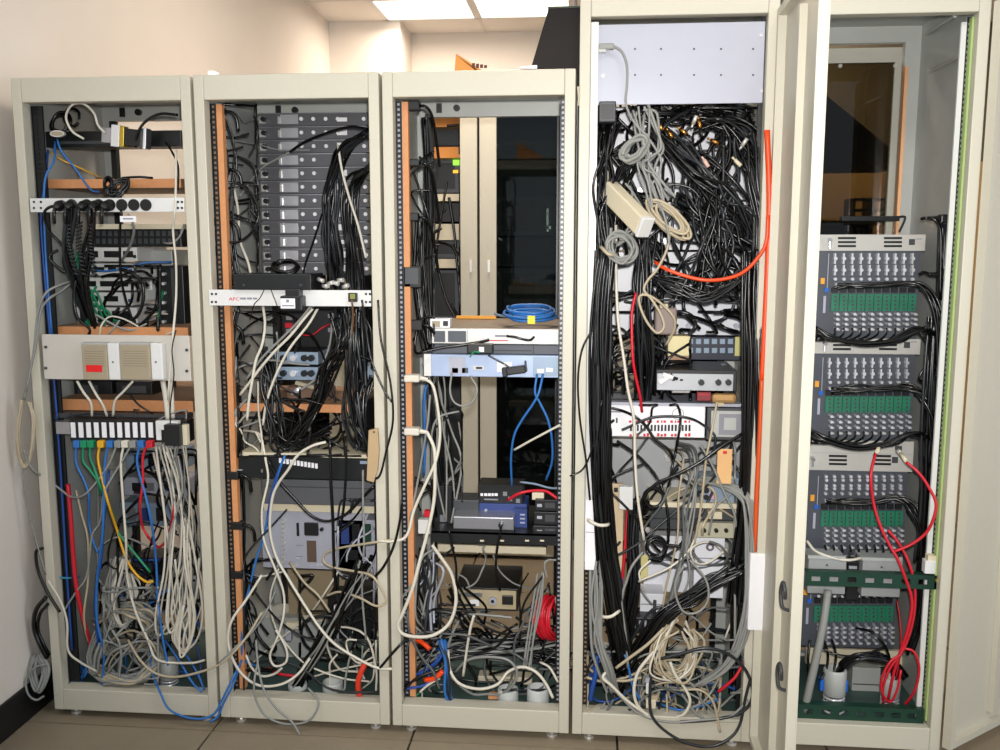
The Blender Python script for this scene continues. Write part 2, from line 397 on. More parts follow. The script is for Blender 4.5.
for z in (.66, .43):
    P = [Vector((2.412, -.004, 0))+d4*u+n4*wv+Vector((0, 0, zz)) for u, wv, zz in ((.44, .002, z), (.44, .022, z+.01), (.43, .026, z+.05), (.455, .026, z+.085), (.475, .024, z+.07), (.47, .022, z+.045))]
    MB().tube(smoothpath(P, 4), .005, 6).build('latch_hook', DGREY, D4, 'dark hook shaped latch', smooth=True)
D5, d5, n5 = make_door((2.9985, -.004, 0), math.radians(39), .6, .045, 2.335, -1, R5, (.27,))
# the paper sleeve hung on the right post of rack 4
t = thing('paper_sleeve', 'blank white paper sleeve hung at the post between the tall racks', 'paper', at(762, 632, -.03))
a, b_, c, e = rect(749, 554, 774, 631, -.03)
MB().box(a, b_, -.03, -.001, c, e).build('paper', PAPER, t, bevel=.004)

# ------------------------------------------------------------------ shared builders for equipment
def det(parent, name, m, x0, y0, x1, y1, Y, d=.004, label=None, bevel=0):
    return MB().pbox(x0, y0, x1, y1, Y-d, d+.002).build(name, m, parent, label, bevel)
def unit(name, label, cat, m, x0, y0, x1, y1, Y, d, group=None, part='chassis', bevel=.002, top=None):
    a, b, c, e = rect(x0, y0, x1, y1, Y)
    t = thing(name, label, cat, (a, Y, c), group)
    MB().box(a, b, Y, Y+d, c, e).build(part, m, t, bevel=bevel)
    if top: MB().box(a+.002, b-.002, Y+.003, Y+d-.002, e, e+.0015).build('top_cover', top, t)
    return t
def shelf(label, x0, y0, x1, y1, Y, d, topm=WOODTOP, edge=WOOD):
    a, b, c, e = rect(x0, y0, x1, y1, Y)
    t = thing('shelf', label, 'shelf', (a, Y, c))
    MB().box(a, b, Y+.003, Y+d, c, e).build('board', topm, t)
    MB().box(a, b, Y, Y+.003, c, e).build('edge_band', edge, t)
    return t
def plug(parent, p, d, m, l=.03, wd=.013, name='plug'):
    # a boxy plug of length l from p in direction d, tapering into its cable
    d = Vector(d).normalized(); q = d.to_track_quat('Z', 'Y').to_matrix()
    return MB().obox(Vector(p)+d*l*.3, (wd, wd*.8, l*.6), q).cyl(Vector(p)-d*l*.4, Vector(p), wd*.25, 6, wd*.42).build(name, m, parent)
def mcables(rows, Y=0):
    out = []
    for row in rows:
        lab, m, r, pts = row[:4]
        out.append(cable([(p[0], p[1], p[2] if len(p) > 2 else Y) for p in pts], r, m, lab, row[4] if len(row) > 4 else None))
    return out
def tangle(n, box, Yr, r, m, label, group, length=(5, 9), step=22, down=.3, curl=.7, seg=5, keep=None):
    # loose loops of single cables wandering inside a region of the rack
    nm, ct = kindname(label); keep = max(1, round(n*KEEP)) if keep is None else keep
    for i in range(n):
        x = rnd.uniform(box[0], box[2]); y = rnd.uniform(box[1], box[3]); Y = rnd.uniform(*Yr); a = rnd.uniform(0, 6.283); tr = rnd.uniform(-curl, curl); P = []
        for k in range(rnd.randint(*length)):
            P.append((x, y, Y)); a += tr+rnd.gauss(0, .25); s = step*rnd.uniform(.7, 1.2)
            x = min(max(x+math.cos(a)*s, box[0]), box[2]); y = min(max(y+math.sin(a)*s+down*s*.5, box[1]), box[3]); Y = min(max(Y+rnd.gauss(0, .02), Yr[0]), Yr[1])
        rr = r*rnd.uniform(.85, 1.15); mm = m[rnd.randrange(len(m))] if isinstance(m, (list, tuple)) else m
        if i < keep: cable(P, rr, mm, label, group, n=seg, sub=4)
        else: Q = [at(*q) for q in P]; loose(at((box[0]+box[2])/2, (box[1]+box[3])/2, Yr[0]), Q, rr, mm, seg, 4)

# ================================================================== RACK 1 (far left)
t = unit('shelf_bar', 'black steel bar across the top of the far left rack', 'bar', BLKM, 33, 131, 181, 147, .16, .09)
det(t, 'slot', DGREY, 60, 141, 110, 144, .16)
shelf('highest orange-edged shelf in the far left rack, below the black bar', 43, 179, 181, 188, .12, .4)
shelf('thin pale-edged shelf just above the black port panel in the far left rack', 92, 224, 183, 229, .24, .3, BEIGE, BEIGE)
shelf('orange-edged shelf behind the top of the white panel in the far left rack', 52, 327, 188, 336, .08, .44)
shelf('orange-edged shelf just below the white panel in the far left rack', 58, 400, 193, 411, .09, .44)
def power_strip(label, x0, y0, x1, y1, outlets, ears, Y=-.006):
    a, b, c, e = rect(x0, y0, x1, y1, Y)
    t = thing('power_strip', label, 'power strip', (a, Y, c))
    MB().box(a, b, Y, Y+.004, c, e).build('face_plate', WHITE, t, bevel=.001)
    MB().box(a+.04, b-.04, Y+.004, Y+.05, c+.002, e-.002).build('housing', WHITE, t)
    for x in outlets:
        p = at(x, (y0+y1)/2, Y)
        MB().cyl((p.x, Y-.003, p.z), (p.x, Y+.001, p.z), .019, 16).build('outlet', BLACK, t, 'black round outlet')
    for x in ears:
        for yy in (y0+4, y1-4):
            p = at(x, yy, Y); MB().cyl((p.x, Y-.001, p.z), (p.x, Y+.001, p.z), .004, 8).build('ear_hole', BLACK, t)
    return t
power_strip('white power strip with black plugs across the far left rack', 30, 198, 184, 212, (72, 87, 99, 110, 122, 134, 146), (34, 41, 178, 182))
for k, x in enumerate((62, 73, 86, 97, 109)):
    p = at(x, 205, -.008)
    t = thing('mains_plug', ('black mains plug at the left end of the white power strip in the far left rack', 'black mains plug second along the white power strip in the far left rack', 'black mains plug third along the white power strip in the far left rack', 'black mains plug fourth along the white power strip in the far left rack', 'black mains plug fifth along the white power strip in the far left rack')[k].replace(' in the far left rack', ', far left rack'), 'plug', p, 'mains plugs on the far left rack power strip')
    MB().lathe(p, [(.0, 0), (.017, 0), (.018, .02), (.012, .034), (.006, .045), (0, .046)], 10, (0, -1, -.25)).build('plug_body', BLACK, t, smooth=True)
    MB().tube(smoothpath([p+Vector((0, -.04, -.01)), p+Vector((.0, -.05, -.03)), p+Vector((-.004, -.045, -.06))], 4), .006, 6).build('strain_relief', JACK, t, smooth=True)
def hank(lab, grp, pts, n, spread, r, m, **k): return bundle(pts, n, spread, r, m, lab, grp, **k)
hank('thick black power cord hanging in a bunch below the white power strip', 'power cords hanging below the far left power strip', [(74, 207, -.035), (72, 235, -.02), (70, 258, .02), (80, 285, .08), (92, 318, .12)], 6, .02, .006, (JACK, JGREY), jit=.25)
hank('thick black power cord falling from the middle plugs of the white strip', 'power cords falling from the middle plugs of the far left strip', [(94, 207, -.035), (92, 232, -.02), (88, 255, 0), (86, 290, .06), (96, 330, .1)], 6, .018, .006, (JACK, JGREY), jit=.25)
# ribbed coil cords
for k, x in enumerate((68, 78, 90)):
    P = smoothpath([at(x+2, 222, -.03), at(x+1, 240, -.028), at(x+4-k, 256, -.01), at(x+9-k*2, 276, .02)], 6); Q = []
    for i, p in enumerate(smoothpath(P, 4)):
        Q.append(p+Vector((math.cos(i*1.25)*.008, math.sin(i*1.25)*.008, 0)))
    tag(MB().tube(Q, .003, 5).build('coiled_lead', JGREY, smooth=True), ('leftmost of three dark coiled cords below the white power strip', 'middle of three dark coiled cords below the white power strip', 'rightmost of three dark coiled cords below the white power strip')[k], 'cord', 'coiled cords in the far left rack')
t = unit('cable_tag', 'white paper tag hanging from the power strip in the far left rack', 'tag', PAPER, 120, 216, 136, 222, -.03, .002, None, 'paper', 0)
det(t, 'print', INK, 123, 218, 133, 219.5, -.03, .0006)
# connector hoods on the bar
def hood_conn(label, x0, y0, x1, y1, Y, dm, tilt=.1):
    p = at((x0+x1)/2, (y0+y1)/2, Y); a, b, c, e = rect(x0, y0, x1, y1, Y); W = b-a; H = e-c
    t = thing('connector_adapter', label, 'connector', (p.x, Y, c)); R = Matrix.Rotation(tilt, 3, 'Y')
    def bx(name, u0, u1, h, m, dd): MB().obox(p+R@Vector(((u0+u1)/2*W, 0, 0)), ((u1-u0)*W, dd, H*h), R).build(name, m, t, bevel=.0015)
    bx('hood', -.5, -.28, .7, STEEL, .02); bx('shell', -.28, -.1, 1, CHROME, .03); bx('gold_band', -.1, 0, .95, mat('brass_band', 'c9b04a', .3, .9), .032)
    bx('body', 0, .36, .75, BLACK, .03); bx('collar', .36, .5, .9, DGREY, .034); bx('end_band', .42, .48, .96, CHROME, .036)
    return t
hood_conn('chrome and black connector adapter on the bar of the far left rack', 103, 126, 149, 148, .1, None)
def dsub(label, cx, cy, Y, w=.05, m=NICKEL):
    p = at(cx, cy, Y); t = thing('serial_connector', label, 'connector', p); pr = [(w*.5*math.cos(a), w*.22*math.sin(a)) for a in [i*math.pi/8 for i in range(16)]]
    MB().prism([(p.x+x, p.z+z) for x, z in pr], Y-.012, Y).build('shell', m, t); MB().prism([(p.x+x*.8, p.z+z*.65) for x, z in pr], Y-.0135, Y-.004).build('insert', TAUPE, t)
    return t
dsub('oval silver serial connector held in the black cable loop, far left rack', 59, 134, .08)
coil(at(63, 124, .1), .03, .006, 2, (0, -1, .3), JACK, 'black cable loop in the upper left corner of the far left rack', jit=.3)
coil(at(73, 117, .14), .028, .005, 1, (0, -1, .1), JACK, 'single round black cable loop behind the white cable, far left rack')
coil(at(118, 189, .08), .03, .005, 4, (.3, -1, .2), JACK, 'knotted black cable lying on the highest orange-edged shelf', jit=.5, squash=.5)
coil(at(110, 186, .07), .022, .005, 3, (-.5, -1, .4), JACK, 'small knot of black cable beside the larger knot on the highest shelf', jit=.5, squash=.7)
bb = mcables([
 ('white cable arching over the black bar in the far left rack', CWHITE, .0045, [(84, 139, .09), (72, 131, .07), (66, 117, .06), (72, 105, .05), (84, 104, .05), (94, 113, .06), (98, 125, .07), (105, 133, .09)]),
 ('black cable arching from the connector to the right post, far left rack', JACK, .005, [(178, 115, .1), (160, 114, .09), (145, 122, .08), (137, 135, .08), (136, 147, .1)]),
 ('black cable bending down at the right end of the bar, far left rack', JACK, .004, [(166, 143, .15), (172, 152, .1), (178, 166, .07), (178, 190, .05)]),
 ('black cable lying along the highest orange-edged shelf', JACK, .0045, [(122, 178, .1), (138, 177, .08), (153, 178, .1)]),
 ('light blue cable slanting from the black bar to the highest shelf', CBLUE, .004, [(57, 139, .09), (62, 152, .08), (75, 168, .09), (90, 189, .12), (100, 192, .14)]),
 ('blue cable dropping from the bar beside the left rail', CBLUE, .0042, [(55, 142, .12), (54, 160, .07), (46, 176, .05), (44, 200, .03), (46, 260, .03), (52, 335, .02)]),
 ('second blue cable running down beside the left rail of the far left rack', CNAVY, .0045, [(48, 150, .1), (45, 185, .05), (41, 214, .045), (45, 280, .045), (54, 380, .045), (60, 460, .045), (66, 560, .045), (72, 650, .045)]),
 ('yellow cable slanting across the gap above the highest shelf', CYEL, .003, [(50, 152, .1), (62, 160, .1), (78, 167, .13), (97, 176, .2), (106, 180, .3)]),
 ('white cable hanging down inside the right post of the far left rack', CWHITE, .0045, [(176, 150, .04), (176, 178, .03), (175, 210, -.015), (173, 230, .02), (176, 262, .03), (176, 300, .03), (172, 345, -.02), (168, 400, -.01)]),
 ('grey cable bowing away right of the port panel, far left rack', CGREY, .004, [(184, 225, .06), (180, 236, .05), (172, 243, .04), (164, 243, .1)]),
 ('light blue cable sagging across the white devices in the far left rack', CBLUE, .0045, [(76, 258, .3), (84, 266, .2), (100, 271, .18), (122, 269, .18), (145, 263, .2), (172, 262, .24)]),
 ('grey cable pair from the power strip tag to the devices, far left rack', CGREY, .005, [(128, 214, -.02), (134, 228, .02), (130, 246, .1), (121, 262, .2)]),
 ('black cable hanging straight down from the strip past the port panel', JACK, .0045, [(121, 210, -.02), (120, 240, .02), (121, 275, .06), (126, 300, .1), (136, 330, .12)]),
 ('black cord looping off the left end of the power strip', JACK, .0055, [(60, 205, -.03), (48, 208, -.03), (44, 216, -.02), (50, 232, 0), (62, 245, .02), (70, 262, .04), (66, 272, .05), (52, 262, .03), (50, 255, .03), (58, 250, .04)]),
 ('long black cord falling to the white panel beside the green cables', JACK, .0055, [(76, 280, .05), (74, 300, .05), (78, 318, .05), (90, 330, .05), (84, 340, .06)]),
 ('pale cable leaving the far left rack over its left post', CGREY, .0045, [(70, 284, .06), (60, 292, .03), (50, 298, -.01), (42, 308, -.012), (39, 322, -.014), (36, 345, -.016), (30, 372, -.016), (24, 400, -.02)]),
 ('second pale cable leaving the far left rack over its left post', CGREY, .0045, [(72, 281, .07), (60, 285, .02), (46, 293, -.012), (38, 312, -.014), (34, 350, -.016), (26, 392, -.02)]),
])
# patch panel
t = unit('patch_bay', 'black panel with two rows of ports in the far left rack', 'panel', BLKM, 92, 229, 181, 247, .26, .1)
for i in range(14):
    for j in (0, 1): det(t, 'port', DGREY, 96+i*6, 231+j*7.6, 99.6+i*6, 236+j*7.6, .26, .001)
# stack of white devices with dark slots
DEV = (('topmost white device of the stack behind the black cords', 247, 262), ('second white device from the top of the stack behind the black cords', 263, 276), ('third white device from the top of the stack behind the black cords', 277, 291), ('fourth white device from the top of the stack behind the black cords', 292, 306), ('lowest white device of the stack, just above the white panel', 307, 327))
for k, (lab, ya, yb) in enumerate(DEV):
    dx = (0, 4, 2, 5, 0)[k]
    t = unit('network_device', lab, 'device', WHITE, 77+dx, ya+.5, 137-dx, yb-.5, .24, .24, 'white devices in the far left rack')
    for x0, x1 in (((84, 98), (104, 120), (123, 133)), ((87, 104), (108, 116)), ((86, 96), (100, 128)), ((90, 98), (104, 118)), ((80, 94), (98, 108), (112, 130)))[k]:
        det(t, 'slot', BLKM, x0, ya+4, x1, yb-4.5, .24, .001)
    for x in (80+dx, 133-dx): det(t, 'port', DULLBLUE if k % 2 else DKGRN, x, yb-7, x+3, yb-4, .24, .002)
t = unit('grey_device', 'plain grey device right of the white stack in the far left rack', 'device', GREY, 136, 250, 173, 300, .36, .16)
det(t, 'label', PAPER, 142, 276, 152, 290, .36, .001); det(t, 'seam', DGREY, 137, 268, 172, 269, .36, .001)
t = unit('card_frame', 'dark narrow unit with silver sockets right of the devices, far left rack', 'device', BLKM, 158, 266, 184, 330, .22, .2)
for i in range(6):
    p = at(165, 274+i*9.5, .22); MB().cyl((p.x, .205, p.z), (p.x, .222, p.z), .006, 8).build('socket', CHROME, t)
det(t, 'side_strip', DGREY, 172, 268, 175, 328, .22, .002)
mcables([('green cable hanging in front of the dark socket unit, far left rack', CGREEN, .006, [(163, 291, .19), (160, 305, .16), (158, 328, .14)]),
 ('short white cable plugged into the dark socket unit, far left rack', CWHITE, .003, [(150, 318, .2), (156, 314, .18), (168, 314, .2)])])
bundle([(80, 250, .2), (77, 268, .2), (80, 295, .19), (90, 322, .16), (97, 334, .1)], 5, .02, .005, CGREEN, 'green cable hanging in front of the white devices', 'green cables in front of the white devices', .3)
bundle([(100, 288, .2), (99, 305, .19), (108, 320, .19), (118, 325, .2)], 4, .025, .004, CGREEN, 'short green cable among the lower white devices', 'short green cables among the lower white devices', .5)
tangle(9, (90, 266, 160, 332), (.1, .2), .005, JACK, 'black cable looping in front of the white device stack', 'black cables looping in front of the white devices', (6, 9), 15, .2)
tangle(5, (112, 282, 158, 330), (.08, .16), .0055, JACK, 'thick black cable knotted low in front of the white devices', 'thick black cables low in front of the white devices', (6, 9), 12, .2, curl=1)
tangle(7, (95, 315, 175, 336), (.04, .12), .0035, (CGREY, CWHITE), 'thin pale cable lying along the top of the white panel', 'thin pale cables along the top of the white panel', (5, 7), 16, 0)
# the white panel with two small modems
a, b_, c, e = rect(43, 335, 190, 380, -.006)
t = thing('blank_plate', 'wide white panel across the far left rack carrying two small boxes', 'panel', (a, -.006, c))
MB().box(a, b_, -.006, -.002, c, e).build('plate', mat('off_white_enamel', 'cbc6bd', .4, .1, .03), t, bevel=.001)
for x, y in ((46, 347), (46, 368), (187, 350), (187, 371)):
    p = at(x, y, -.006); MB().cyl((p.x, -.01, p.z), (p.x, -.005, p.z), .005, 8).build('screw', DGREY, t)
for k, (x0, xs, x1, lab) in enumerate(((82, 107, 119, 'left small taupe box with a red sticker on the white panel'), (120, 150, 162, 'right small taupe box without sticker on the white panel'))):
    a, b_, c, e = rect(x0, 343, x1, 380, -.04); s = at(xs, 360, -.04).x
    q = thing('modem', lab, 'modem', (a, -.04, c), 'small boxes on the white panel')
    MB().box(a, s, -.04, -.007, c, e-.006).build('front', TAUPE, q, bevel=.003); MB().box(s, b_, -.036, -.007, c, e).build('end_cover', WHITE, q, 'white end cover', .004)
    MB().box(a-.001, s, -.036, -.007, e-.006, e).build('top_lip', GREY, q)
    for i in range(7): MB().box(a+.01, s-.01, -.0405, -.0395, c+.045+i*.008, c+.047+i*.008).build('vent_groove', mat('dark_taupe', '857a66', .6), q)
    p = at((xs+x1)/2, 362, -.036); MB().cyl((p.x, -.038, p.z), (p.x, -.034, p.z), .003, 8).build('screw', DGREY, q)
    if k == 0: det(q, 'sticker', mat('red_sticker', 'e01a1c', .5, 0, 0), 86, 365, 102, 372, -.04, .0008, 'plain red sticker')
mcables([('white cable from the left small box down to the label strip', CWHITE, .005, [(77, 381, .0), (84, 393, .0), (91, 403, .01), (92, 416, .03)]),
 ('white cable from under the red sticker to the label strip', CWHITE, .005, [(89, 381, .0), (96, 394, .0), (103, 405, .01), (107, 416, .03)]),
 ('white cable from the right small box down to the label strip', CWHITE, .005, [(133, 381, .0), (124, 391, .0), (115, 401, .01), (113, 416, .03)]),
 ('thick white cable running down below the right small box', CWHITE, .009, [(163, 381, .02), (166, 400, .02), (168, 420, .03)]),
 ('second thick white cable running down below the right small box', CWHITE, .008, [(171, 381, .03), (172, 400, .03), (173, 418, .04)]),
 ('thin black cable hanging over the right end of the white panel', JACK, .0025, [(176, 330, -.02), (172, 350, -.025), (174, 375, -.025), (170, 410, -.02), (172, 440, -.02)]),
 ('thin dark cable slanting below the white panel to the shelf', JACK, .0035, [(130, 394, .05), (138, 404, .05), (150, 412, .06), (158, 416, .08)])])
t = unit('black_device', 'left black box on the shelf below the white panel', 'device', BLACK, 74, 381, 112, 398, .2, .2); det(t, 'grille', DGREY, 78, 385, 98, 394, .2, .001)
t = unit('black_device', 'right black box on the shelf below the white panel', 'device', BLACK, 116, 382, 152, 397, .2, .2); det(t, 'grille', DGREY, 122, 386, 146, 393, .2, .001)
# patch strip with white labels
t = unit('patch_strip', 'black patch strip with a row of white labels and coloured cables', 'patch panel', BLACK, 70, 420, 187, 442, .0, .06)
for i in range(11): det(t, 'label', PAPER, 70.8+i*7.75, 422.5, 75.4+i*7.75, 437.5, 0, .0015)
det(t, 'label', PAPER, 156, 422, 161, 440, 0, .0015)
MB().pbox(56, 422, 70, 434, .0, .03).build('end_block', STEEL, t, 'metal end block'); MB().pbox(58, 414, 186, 419, .05, .06).build('top_tray', DGREY, t)
t = unit('power_adapter', 'black square adapter plugged over a white block on the patch strip', 'adapter', BLACK, 164, 425, 180, 446, -.05, .03); MB().pbox(156, 421, 178, 430, -.02, .019).build('white_block', WHITE, t)
MB().pbox(181, 425, 187, 445, -.03, .02).build('side_plug', BEIGE, t)
tangle(8, (56, 410, 186, 424), (.03, .09), .003, (CGREY, CWHITE, JGREY), 'thin cable lying on top of the patch strip', 'thin cables on top of the patch strip', (5, 7), 20, 0)
rj = [('blue patch cable at the left end of the patch strip', CBLUE, .0048, [(77, 441), (76, 462), (84, 480), (89, 496), (89, 520), (93, 540), (98, 553)]),
 ('first green patch cable from the left of the patch strip', CGREEN, .0048, [(84, 441), (83, 460), (90, 470), (98, 482), (100, 495)]),
 ('second green patch cable from the left of the patch strip', CGREEN, .0048, [(91, 441), (90, 456), (95, 470), (101, 488), (112, 512), (118, 532), (132, 550), (150, 572)]),
 ('yellow patch cable crossing from the patch strip to the lower right', CYEL, .005, [(101, 441), (98, 458), (102, 478), (108, 502), (117, 530), (126, 558), (136, 574), (147, 582), (153, 581)]),
 ('thick blue patch cable in the middle of the patch strip', CBLUE, .0052, [(110, 441), (105, 462), (104, 500), (102, 540), (97, 580), (97, 620), (104, 655), (101, 690)]),
 ('grey patch cable sagging from the patch strip to the left post', CGREY, .0045, [(118, 441), (110, 462), (98, 480), (84, 495), (72, 497), (60, 489), (49, 480), (36, 472, -.02), (28, 462, -.04), (24, 450, -.05)]),
 ('off-white patch cable dropping straight from the patch strip', CWHITE, .005, [(125, 441), (121, 462), (123, 500), (126, 540), (127, 575), (135, 610), (148, 640), (158, 660), (190, 663), (205, 660)]),
 ('second grey patch cable slanting left from the patch strip', CGREY, .0045, [(133, 441), (124, 458), (113, 476), (104, 494), (100, 522), (92, 536), (87, 575), (76, 592), (62, 615), (54, 640)]),
 ('blue patch cable right of centre on the patch strip', CBLUE, .0048, [(141, 441), (137, 462), (144, 490), (151, 520), (156, 560), (158, 600), (163, 640), (168, 665)]),
 ('red patch cable at the right end of the patch strip', CRED, .0048, [(150, 441), (143, 456), (143, 482), (140, 505), (142, 525), (148, 537)])]
for (lab, m, r, pts) in rj:
    o = cable([(p[0], p[1], p[2] if len(p) > 2 else -.012+.008*i/len(pts)+.05*(i > 3)) for i, p in enumerate(pts)], r, m, lab, 'coloured patch cables')
    p = at(pts[0][0], 444, -.014); MB().box(p.x-.011, p.x+.011, -.022, 0, p.z-.012, p.z+.012).build('boot', m, o, bevel=.003)
mcables([('red cable curling up from under the white bunch, far left rack', CRED, .005, [(148, 537, .12), (158, 547, .1), (166, 540, .08), (172, 522, .06), (174, 505, .05)]),
 ('thick red cable running down the left side of the far left rack', CRED, .0075, [(68, 484, .05), (71, 520, .045), (74, 565, .045), (77, 590, .045), (84, 622, .06), (92, 650, .1)]),
 ('dark blue cable running down beside the yellow patch cable', CNAVY, .0055, [(109, 470, .08), (104, 520, .06), (101, 560, .06), (95, 600, .06), (98, 640, .08), (97, 668, .1)]),
 ('tan cable hanging beside the thick red cable', CBEIGE, .0045, [(76, 490, .06), (82, 515, .05), (88, 540, .05), (88, 580, .05), (84, 615, .05), (88, 640, .08), (98, 655, .12)]),
 ('white cable from the left post down across the grey pile', CWHITE, .0045, [(48, 580, -.012), (60, 600, -.012), (67, 622, -.012), (68, 650, -.01), (80, 662, 0), (98, 672, .05)]),
 ('long pale cable sweeping from the grey pile across to the next rack', CBEIGE, .005, [(128, 640, .05), (140, 660, 0), (155, 673, -.015), (175, 677, -.015), (200, 672, -.016), (220, 664, -.016), (236, 650, -.012), (250, 632, .02), (262, 612, .05)]),
 ('blue cable hanging over the bottom rail between the two left racks', CBLUE, .0045, [(150, 650, .1), (152, 672, .05), (160, 692, -.01), (168, 708, -.02), (182, 716, -.03), (200, 719, -.03), (214, 714, -.025), (222, 700, -.02), (232, 680, -.012), (242, 660, .04)]),
 ('second blue cable lying over the right corner of the bottom rail', CBLUE, .0045, [(165, 640, .1), (180, 662, .06), (192, 682, .02), (202, 692, .01)]),
 ('third blue cable in the bottom right corner of the far left rack', CBLUE, .0045, [(172, 640, .12), (186, 655, .08), (198, 674, .04), (204, 690, .02)]),
 ('teal cable low on the left post of the far left rack', mat('teal_cable_jacket', '2a7f9c', .4), .004, [(50, 573, .03), (58, 577, .03), (70, 578, .05), (80, 576, .08)])])
bundle([(172, 444, .05), (176, 490, .06), (178, 540, .06), (180, 590, .08), (184, 640, .1)], 10, .05, .0032, (CWHITE, CGREY, CWHITE), 'white cable in the bunch hanging at the right of the far left rack', 'white cables hanging at the right of the far left rack', .42)
bundle([(160, 446, .06), (170, 500, .06), (172, 560, .06), (166, 610, .07), (172, 630, .08), (184, 600, .07), (188, 560, .06)], 5, .03, .004, CWHITE, 'white cable looping up again in the lower right of the far left rack', 'white cables looping up in the lower right of the far left rack', .35)
bundle([(188, 520, .06), (192, 560, .05), (196, 610, .05), (192, 642, .05), (184, 652, .05), (180, 635, .05), (188, 600, .06)], 6, .02, .0042, CWHITE, 'white cable in the hanging loop by the right rail, far left rack', 'white cables in the hanging loop by the right rail', .35)
bundle([(122, 560, .12), (112, 590, .1), (112, 612, .1), (122, 625, .1), (134, 600, .12), (128, 575, .14)], 11, .03, .005, (CGREY, CWHITE), 'grey cable in the upper loops of the pile, far left rack', 'grey cables in the upper loops of the pile', .35)
bundle([(100, 622, .14), (115, 612, .1), (135, 612, .08), (148, 622, .1), (142, 640, .14), (120, 640, .16)], 16, .036, .005, (CGREY, CGREY, CBEIGE), 'grey cable coiled in the middle of the pile, far left rack', 'grey cables in the middle of the pile', .3)
bundle([(95, 668, .1), (108, 678, .05), (130, 680, .04), (148, 672, .06), (156, 656, .1), (145, 645, .16), (120, 646, .18), (100, 655, .15)], 24, .026, .0052, (CGREY, CGREY, CBEIGE), 'grey cable in the large coil at the bottom of the far left rack', 'grey cables in the large bottom coil', .25)
bundle([(104, 640, .06), (98, 655, .05), (96, 672, .06), (90, 655, .08), (100, 630, .1)], 5, .012, .005, CGREY, 'grey cable folded upright left of the large coil', 'grey cables folded upright left of the large coil', .3)
for k, (x, y) in enumerate(((79, 674), (84, 680), (74, 668))):
    coil(at(x, y, .1+.05*k), .032, .0045, 3, (.3*k-.3, -1, .5), CBLUE, ('front', 'right', 'rear')[k]+' blue cable coil in the bottom left corner of the far left rack', group='blue coils in the bottom left corner', jit=.35)
# grey gear behind the patch cables
for k, (x0, y0, x1, y1, lab) in enumerate(((126, 450, 182, 470, 'uppermost pale box behind the patch cables'), (124, 478, 190, 496, 'second pale box behind the patch cables'), (120, 503, 176, 526, 'third pale box with a blue port behind the patch cables'), (132, 558, 184, 580, 'dark box low behind the patch cables'), (150, 586, 190, 614, 'lowest pale box behind the patch cables'))):
    t = unit('rear_box', lab, 'device', (BGREY, PALE, BGREY, DGREY, BGREY)[k], x0, y0, x1, y1, .42, .12, 'boxes behind the patch cables')
    for j in range(3): det(t, 'port', (DULLBLUE, BLKM, STEEL)[(j+k) % 3], x0+8+j*14, y0+5, x0+16+j*14, y1-5, .42, .003)
tangle(9, (118, 450, 198, 640), (.09, .2), .0042, JACK, 'thin black cable among the hanging white cables, far left rack', 'thin black cables among the white cables, far left rack', (6, 9), 24, .9, curl=.5)
tangle(12, (118, 455, 196, 600), (.22, .38), .0055, JACK, 'black cable in the dark space behind the white bunch, far left rack', 'black cables behind the white bunch in the far left rack', (5, 8), 26, .5)
tangle(10, (100, 560, 196, 680), (.2, .4), .0055, JACK, 'black cable in the shadow behind the grey pile, far left rack', 'black cables behind the grey pile in the far left rack', (5, 8), 26, .3)
tangle(7, (120, 560, 200, 690), (.1, .25), .0045, (CBLUE, CNAVY), 'blue cable wandering low at the right of the far left rack', 'blue cables low at the right of the far left rack', (5, 7), 20, .3)
tangle(24, (104, 588, 158, 684), (.03, .13), .0042, (CGREY, CGREY, CBEIGE, CGREY), 'grey cable looping through the pile of the far left rack', 'grey cables looping through the pile, far left rack', (8, 12), 17, .05, curl=.65)
tangle(12, (98, 452, 200, 600), (.05, .16), .0035, (JACK, JACK, CGREY), 'thin cable crossing the lower half of the far left rack', 'thin cables crossing the lower half of the far left rack', (6, 9), 24, .7, curl=.5, keep=2)
# silver conduit end
def conduit(label, px, py0, py1, Y, r=.028, group=None, m=GREY):
    p0 = at(px, py1, Y); h = at(px, py0, Y).z-p0.z
    t = thing('floor_conduit', label, 'conduit', p0, group)
    MB().lathe(p0, [(r*.99, h*.42), (r*1.08, h*.45), (r*1.08, h*.96), (r*.98, h), (r*.85, h*.99), (r*.83, h*.5)], 18).build('collar', m, t, smooth=True)
    for i in range(4): MB().ring(p0+Vector((0, 0, h*(.06+.1*i))), (0, 0, 1), r*.92, r*.13).build('spring_turn', CHROME, t, smooth=True)
    return t
conduit('grey conduit with silver spring turns on the floor of the far left rack', 170, 660, 690, .12, .032)
